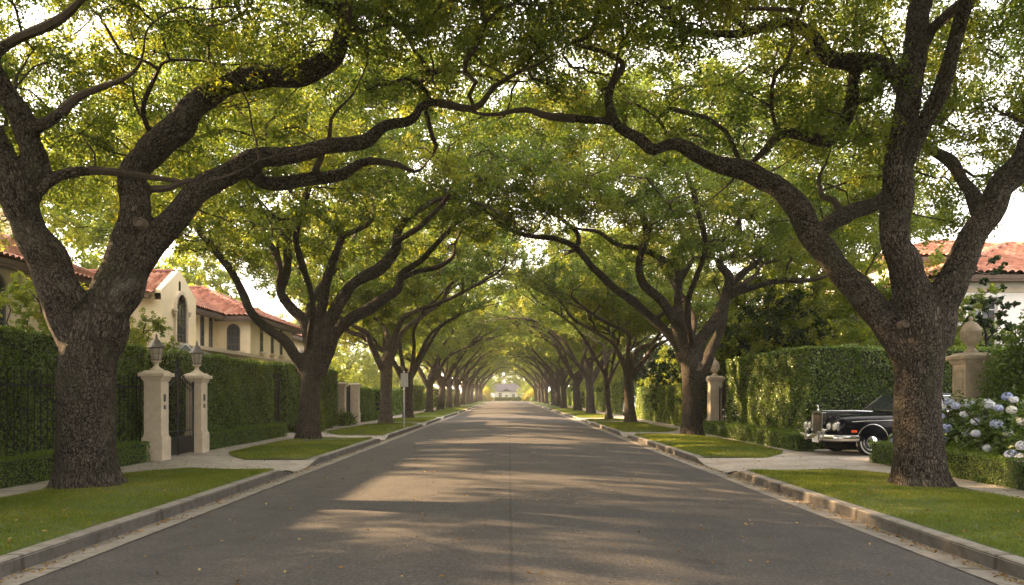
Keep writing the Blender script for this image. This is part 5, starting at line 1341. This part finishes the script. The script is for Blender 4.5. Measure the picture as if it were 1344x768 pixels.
def car_body(parent, tab, L, axles, r, paint, seg=64):
    """tab rows: x, half width, centre height, fender height, sill height, flank tuck"""
    secs = []
    for x in np.concatenate([np.linspace(0, -.35, 9), np.linspace(-.45, -(L-.4), seg), np.linspace(-(L-.3), -L, 7)]):
        hw, zc, zf, zs, tk = interp(tab, x)
        half = [(0, zc), (hw*.30, zc-.006), (hw*.50, zc-.025), (hw*.60, max(zf-.025, zc-.07)), (hw*.72, zf), (hw*.86, zf-.012), (hw*.96, zf-.07), (hw, zf-.17), (hw*1.005, zf-.30), (hw*.995, zs+.16), (hw*.97, zs+.05), (hw*.93, zs), (hw*.5, zs-.02), (0, zs-.02)]
        ring = [(x, y, z) for y, z in half] + [(x, -y, z) for y, z in half[-2:0:-1]]
        secs.append(ring)
    o = loft(secs).build("body", paint, parent, True, angle=50)
    for ax_ in axles:
        cut = MB(); cut.lathe([(r+.075, -1.5), (r+.075, 1.5)], n=48, axis='y', c=(ax_, 0, r-.005)); c = cut.build("cutter", M['dark_void'])
        b = o.modifiers.new("cut", 'BOOLEAN'); b.object = c; b.operation = 'DIFFERENCE'; b.solver = 'EXACT'
        mesh_from_mod(o); bpy.data.objects.remove(c)
    # keep the wheel wells shut: a dark inner block between the wheels
    for ax_ in axles:
        m = MB(); m.box((ax_, 0, r+.08), (2*r+.2, 1.0, 2*r*.8)); m.build("wheel_well", M['dark_void'], parent)
    o.data.polygons.foreach_set("use_smooth", np.ones(len(o.data.polygons), bool)); o.data.set_sharp_from_angle(angle=R(38))
    return o
def cabin(parent, st, paint, glass):
    """st: dict of key points: cowl x/z, roof front x, roof rear x, tail x/z, roof z, half widths low/high"""
    xc, zc, xf, xr, xt, zt, zr, wl_, wh = st
    pr = [(xc, zc-.05), (xc, zc), (xf, zr-.05), (xf-.12, zr-.012), ((xf+xr)/2, zr+.012), (xr+.15, zr-.012), (xr, zr-.05), (xt, zt), (xt, zt-.05)]
    def hw(z): return wl_+(wh-wl_)*max(0, min(1, (z-zc)/(zr-zc)))
    V = []; n = len(pr)
    for s_ in (1, .86, 0, -.86, -1):
        for (x, z) in pr:
            k = hw(z); drop = 0 if abs(s_) < 1 else (.03 if z > zr-.1 else 0); V.append((x, k*s_, z-drop+(0.012 if s_ == 0 and z > zr-.1 else 0)))
    Fs = []
    for r_ in range(4):
        for i in range(n-1): Fs.append((r_*n+i, r_*n+i+1, (r_+1)*n+i+1, (r_+1)*n+i))
    Fs += [tuple(range(n-1, -1, -1)), tuple(4*n+i for i in range(n))]
    m = MB(); m.add(V, Fs); m.build("roof", paint, parent, True, bevel=.02, angle=30)
    # glass and bright frames
    def pane(pts, nm, off):
        c = sum((Vector(p) for p in pts), Vector())/len(pts); nrm = (Vector(pts[1])-Vector(pts[0])).cross(Vector(pts[2])-Vector(pts[0])).normalized()
        if nrm.dot(Vector(off)) < 0: nrm = -nrm
        a = [Vector(p)+nrm*.012 for p in pts]; b = [Vector(p)-nrm*.012 for p in pts]; k = len(pts)
        g_ = MB(); g_.add(a+b, [tuple(range(k)), tuple(range(2*k-1, k-1, -1))]+[(i, (i+1) % k, k+(i+1) % k, k+i) for i in range(k)]); q = g_.build(nm, glass, parent)
        f = MB(); f.tube([p+nrm*.004 for p in a], .02, 6, closed=True); f.build("frame", M['chrome'], q)
        return q
    zt2 = zr-.095; zb = zc+.05
    fx = lambda z: xc+(xf-xc)*(z-zc)/(zr-.05-zc); rx = lambda z: xt+(xr-xt)*(z-zt)/(zr-.05-zt)
    pane([(fx(zb), -hw(zb)*.90, zb), (fx(zb), hw(zb)*.90, zb), (fx(zt2), hw(zt2)*.86, zt2), (fx(zt2), -hw(zt2)*.86, zt2)], "windscreen", (1, 0, .5))
    pane([(rx(zb+.04), -hw(zb)*.86, zb+.04), (rx(zb+.04), hw(zb)*.86, zb+.04), (rx(zt2), hw(zt2)*.82, zt2), (rx(zt2), -hw(zt2)*.82, zt2)], "rear_window", (-1, 0, .5))
    xm = (xf+xr)/2-.02
    for s_ in (1, -1):
        for (a0, a1, b0, b1) in ((fx(zb)-.10, fx(zt2)-.09, xm+.03, xm+.03), (xm-.03, xm-.03, rx(zb)+.30, rx(zt2)+.16)):
            pane([(a0, s_*hw(zb), zb), (b0, s_*hw(zb), zb), (b1, s_*hw(zt2), zt2), (a1, s_*hw(zt2), zt2)], "side_window", (0, s_, 0))

def vintage_car(loc, heading, label):
    t = empty("vintage_car", loc, heading, label, "car"); L = 5.15; r = .355; ax = (-.92, -3.95)
    tab = [(-L, .70, .84, .78, .42, 0), (-L+.15, .80, .94, .90, .36, 0), (-4.3, .87, 1.02, .99, .28, 0), (-3.2, .90, 1.05, 1.01, .26, 0), (-2.0, .905, 1.08, 1.02, .26, 0), (-1.2, .90, 1.105, 1.02, .27, 0), (-.55, .895, 1.105, 1.005, .30, 0), (-.16, .87, 1.095, .985, .34, 0), (-.06, .82, 1.08, .95, .40, 0), (0.0, .74, 1.04, .88, .46, 0)]
    car_body(t, tab, L, ax, r, M['car_paint'])
    cabin(t, (-1.62, 1.06, -2.22, -3.75, -4.35, 1.02, 1.60, .80, .63), M['car_paint'], M['car_glass'])
    # upright grille shell with slats and the winged figure
    m = MB(); m.ring([(-.265, .42), (.265, .42), (.265, 1.08), (0, 1.145), (-.265, 1.08)], [(-.225, .45), (.225, .45), (.225, 1.035), (0, 1.06), (-.225, 1.035)], lambda a, b, d: (.03+d, a, b), -.06, .055); gr = m.build("grille", M['chrome'], t, bevel=.006)
    m = MB()
    for k in range(19): m.box((.055, -.215+.0239*k, .742), (.03, .010, .58))
    m.build("slats", M['grille_slat'], gr)
    m = MB(); m.box((.02, 0, .74), (.02, .46, .59)); m.build("grille_back", M['dark_void'], gr)
    m = MB(); m.lathe([(.035, 1.142), (.022, 1.16), (.014, 1.175)], c=(.04, 0, 0), n=12); m.tube([(.03, 0, 1.17), (.045, 0, 1.21), (.062, 0, 1.245), (.07, 0, 1.26)], [.012, .018, .014, .010], 8); m.lathe([(.002, -.014), (.013, 0), (.002, .014)], c=(.078, 0, 1.273), n=10)
    for s_ in (-1, 1): m.tube([(.055, s_*.01, 1.235), (.01, s_*.045, 1.255), (-.03, s_*.06, 1.24)], [.010, .008, .003], 6)
    m.build("hood_ornament", M['chrome'], t, True)
    m = MB(); m.tube([(.02, 0, 1.12), (-.4, 0, 1.122), (-1.0, 0, 1.122), (-1.5, 0, 1.10)], .012, 6); m.build("hood_strip", M['chrome'], t)
    # paired round lamps in bright surrounds each side
    for s_ in (-1, 1):
        b = MB(); pts = [(s_*(.36+.46*a), .735+.125*c) for a, c in ((0, -.7), (.08, -1), (.92, -1), (1, -.7), (1, .7), (.92, 1), (.08, 1), (0, .7))]
        b.prism(pts if s_ > 0 else pts[::-1], lambda a, c, d: (-.10+d-.10*max(0, abs(a)-.5), a, c), 0, .10); b.build("lamp_surround", M['grille_slat'], t, bevel=.01)
        for yy in (.475, .70):
            xo = .0-.10*max(0, yy-.5)
            h = MB(); h.lathe([(.095, -.03), (.105, .02), (.10, .035), (.086, .03)], c=(xo, s_*yy, .735), n=24, axis='x'); hl = h.build("headlight", M['chrome'], t, True)
            g_ = MB(); g_.lathe([(.088, .015), (.07, .036), (.04, .046), (.005, .05)], c=(xo, s_*yy, .735), n=24, axis='x'); g_.build("lens", M['lamp_lens'], hl, True)
        f = MB(); f.lathe([(.06, -.06), (.075, .02), (.068, .035), (.03, .045), (.004, .046)], c=(.12, s_*.40, .60), n=20, axis='x'); f.build("fog_lamp", M['chrome'], t, True)
        o = MB(); o.box((.19, s_*.33, .48), (.09, .085, .26)); o.build("overrider", M['chrome'], t, bevel=.03)
        a = MB(); a.box((-.42, s_*.893, .62), (.15, .03, .06)); a.build("side_marker", M['amber_lens'], t, bevel=.008)
        for axx in ax:
            w_ = MB(); w_.tube([(axx+(r+.085)*math.cos(q), s_*.905, r+(r+.085)*math.sin(q)) for q in np.linspace(-.25, math.pi+.25, 26)], .011, 6); w_.build("arch_trim", M['chrome'], t)
        tr = MB(); tr.tube([(-.36, s_*.905, .86), (-.8, s_*.915, .885), (-1.6, s_*.92, .90), (-3.2, s_*.916, .89), (-4.6, s_*.88, .86)], .009, 6); tr.build("waist_trim", M['chrome'], t)
        dl = MB(); dl.box((-2.75, s_*.925, .80), (.14, .03, .025)); dl.build("door_handle", M['chrome'], t, bevel=.006)
        mi = MB(); mi.lathe([(.012, 0), (.05, .03), (.055, .06), (.045, .075)], c=(-1.78, s_*.97, 1.06), n=14, axis='x'); mi.tube([(-1.74, s_*.86, 1.0), (-1.74, s_*.96, 1.05)], .012, 6); mi.build("door_mirror", M['chrome'], t, True)
        for (x, out) in ((ax[0], 1), (ax[1], 1)): wheel(t, x, s_*.77, r, s_)
        rl = MB(); rl.box((-L+.02, s_*.60, .66), (.08, .14, .26)); rl.build("tail_light", M['amber_lens'], t, bevel=.02)
    for x, sg in ((.10, 1), (-L-.06, -1)):
        b = MB(); pts = [(x-sg*.62, -.93, .45), (x-sg*.22, -.92, .45), (x-sg*.03, -.80, .45), (x+sg*.03, -.45, .45), (x+sg*.05, 0, .45), (x+sg*.03, .45, .45), (x-sg*.03, .80, .45), (x-sg*.22, .92, .45), (x-sg*.62, .93, .45)]
        V = []; Fs = []; prof = [(-.03, -.07), (.012, -.075), (.035, -.03), (.035, .03), (.012, .075), (-.03, .07)]
        for i, p in enumerate(pts):
            tv = (Vector(pts[min(i+1, 8)])-Vector(pts[max(i-1, 0)])).normalized(); nv = Vector((tv.y, -tv.x, 0))
            for (d, z) in prof: V.append(Vector(p)+nv*d+Vector((0, 0, z)))
        for i in range(8):
            for j in range(6): q = (j+1) % 6; Fs.append((i*6+j, i*6+q, (i+1)*6+q, (i+1)*6+j))
        Fs += [tuple(range(5, -1, -1)), tuple(48+j for j in range(6))]
        b.add(V, Fs); b.build("bumper", M['chrome'], t, True, bevel=.006)
    p = MB(); p.box((.175, .10, .385), (.015, .32, .15)); p.build("number_plate", M['plate_white'], t, bevel=.004)
    ww = MB()
    for s_ in (-1, 1): ww.tube([(-1.60, s_*.30, 1.06), (-1.85, s_*.02+.18, 1.24)], .006, 5)
    ww.build("wiper", M['black_iron'], t)
    sw = MB(); sw.tube([(-2.05+.05*math.sin(q)*.5, .36+.19*math.cos(q), .98+.19*math.sin(q)) for q in np.linspace(0, 2*math.pi, 25)[:-1]], .012, 6, closed=True); sw.build("steering_wheel", M['rubber'], t)
    return t
# nose towards the street, turned slightly to the camera; front wheel at about (9.0, 20.1)
HEAD = math.pi+R(8.5)
cx_, cy_ = 9.13-(-.92*math.cos(HEAD)-.77*math.sin(HEAD)), 20.15-(-.92*math.sin(HEAD)+.77*math.cos(HEAD))
vintage_car((cx_, cy_, .125), HEAD, "black vintage luxury saloon with chrome grille, standing nose out in the right driveway")

def pale_car(loc, heading, label):
    t = empty("parked_car", loc, heading, label, "car"); L = 4.5; r = .33; ax = (-.85, -3.45)
    tab = [(-L, .70, .86, .80, .40, 0), (-L+.2, .82, .95, .90, .32, 0), (-3.2, .88, .98, .93, .24, 0), (-1.6, .88, .98, .92, .24, 0), (-.6, .87, .92, .86, .26, 0), (-.12, .80, .82, .76, .32, 0), (0, .68, .70, .66, .40, 0)]
    car_body(t, tab, L, ax, r, M['pale_paint'], 40)
    cabin(t, (-1.25, .95, -2.0, -3.5, -4.2, .97, 1.46, .80, .64), M['pale_paint'], M['car_glass'])
    for s_ in (-1, 1):
        h = MB(); h.box((-.06, s_*.60, .68), (.12, .32, .14)); h.build("headlight", M['lamp_lens'], t, bevel=.03)
        for x in ax: wheel(t, x, s_*.77, r, s_, False)
    m = MB(); m.box((.0, 0, .58), (.06, .8, .14)); m.build("grille", M['dark_void'], t, bevel=.01)
    m = MB(); m.box((.02, 0, .42), (.14, 1.5, .14)); m.build("bumper", M['pale_paint'], t, bevel=.03)
    return t
pale_car((9.25, 56.2, .125), -math.pi/2-.05, "pale blue car parked nose forward behind the third right oak")

# ------------------------------------------------------------------ warm evening haze in the street
hz = bpy.data.materials.new("haze"); hz.use_nodes = True; hn = hz.node_tree.nodes; hl = hz.node_tree.links
hn.remove(hn["Principled BSDF"]); pv = hn.new("ShaderNodeVolumePrincipled"); hl.new(pv.outputs[0], hn["Material Output"].inputs['Volume'])
pv.inputs['Density'].default_value = 0.00038; pv.inputs['Color'].default_value = (.96, .94, .90, 1); pv.inputs['Anisotropy'].default_value = .2
m = MB(); m.box((0, 350, 12), (1390, 1290, 27)); o = m.build("haze", hz); tag(o, "thin warm haze along the street", "haze", kind='stuff')
cy.volume_bounces = 1
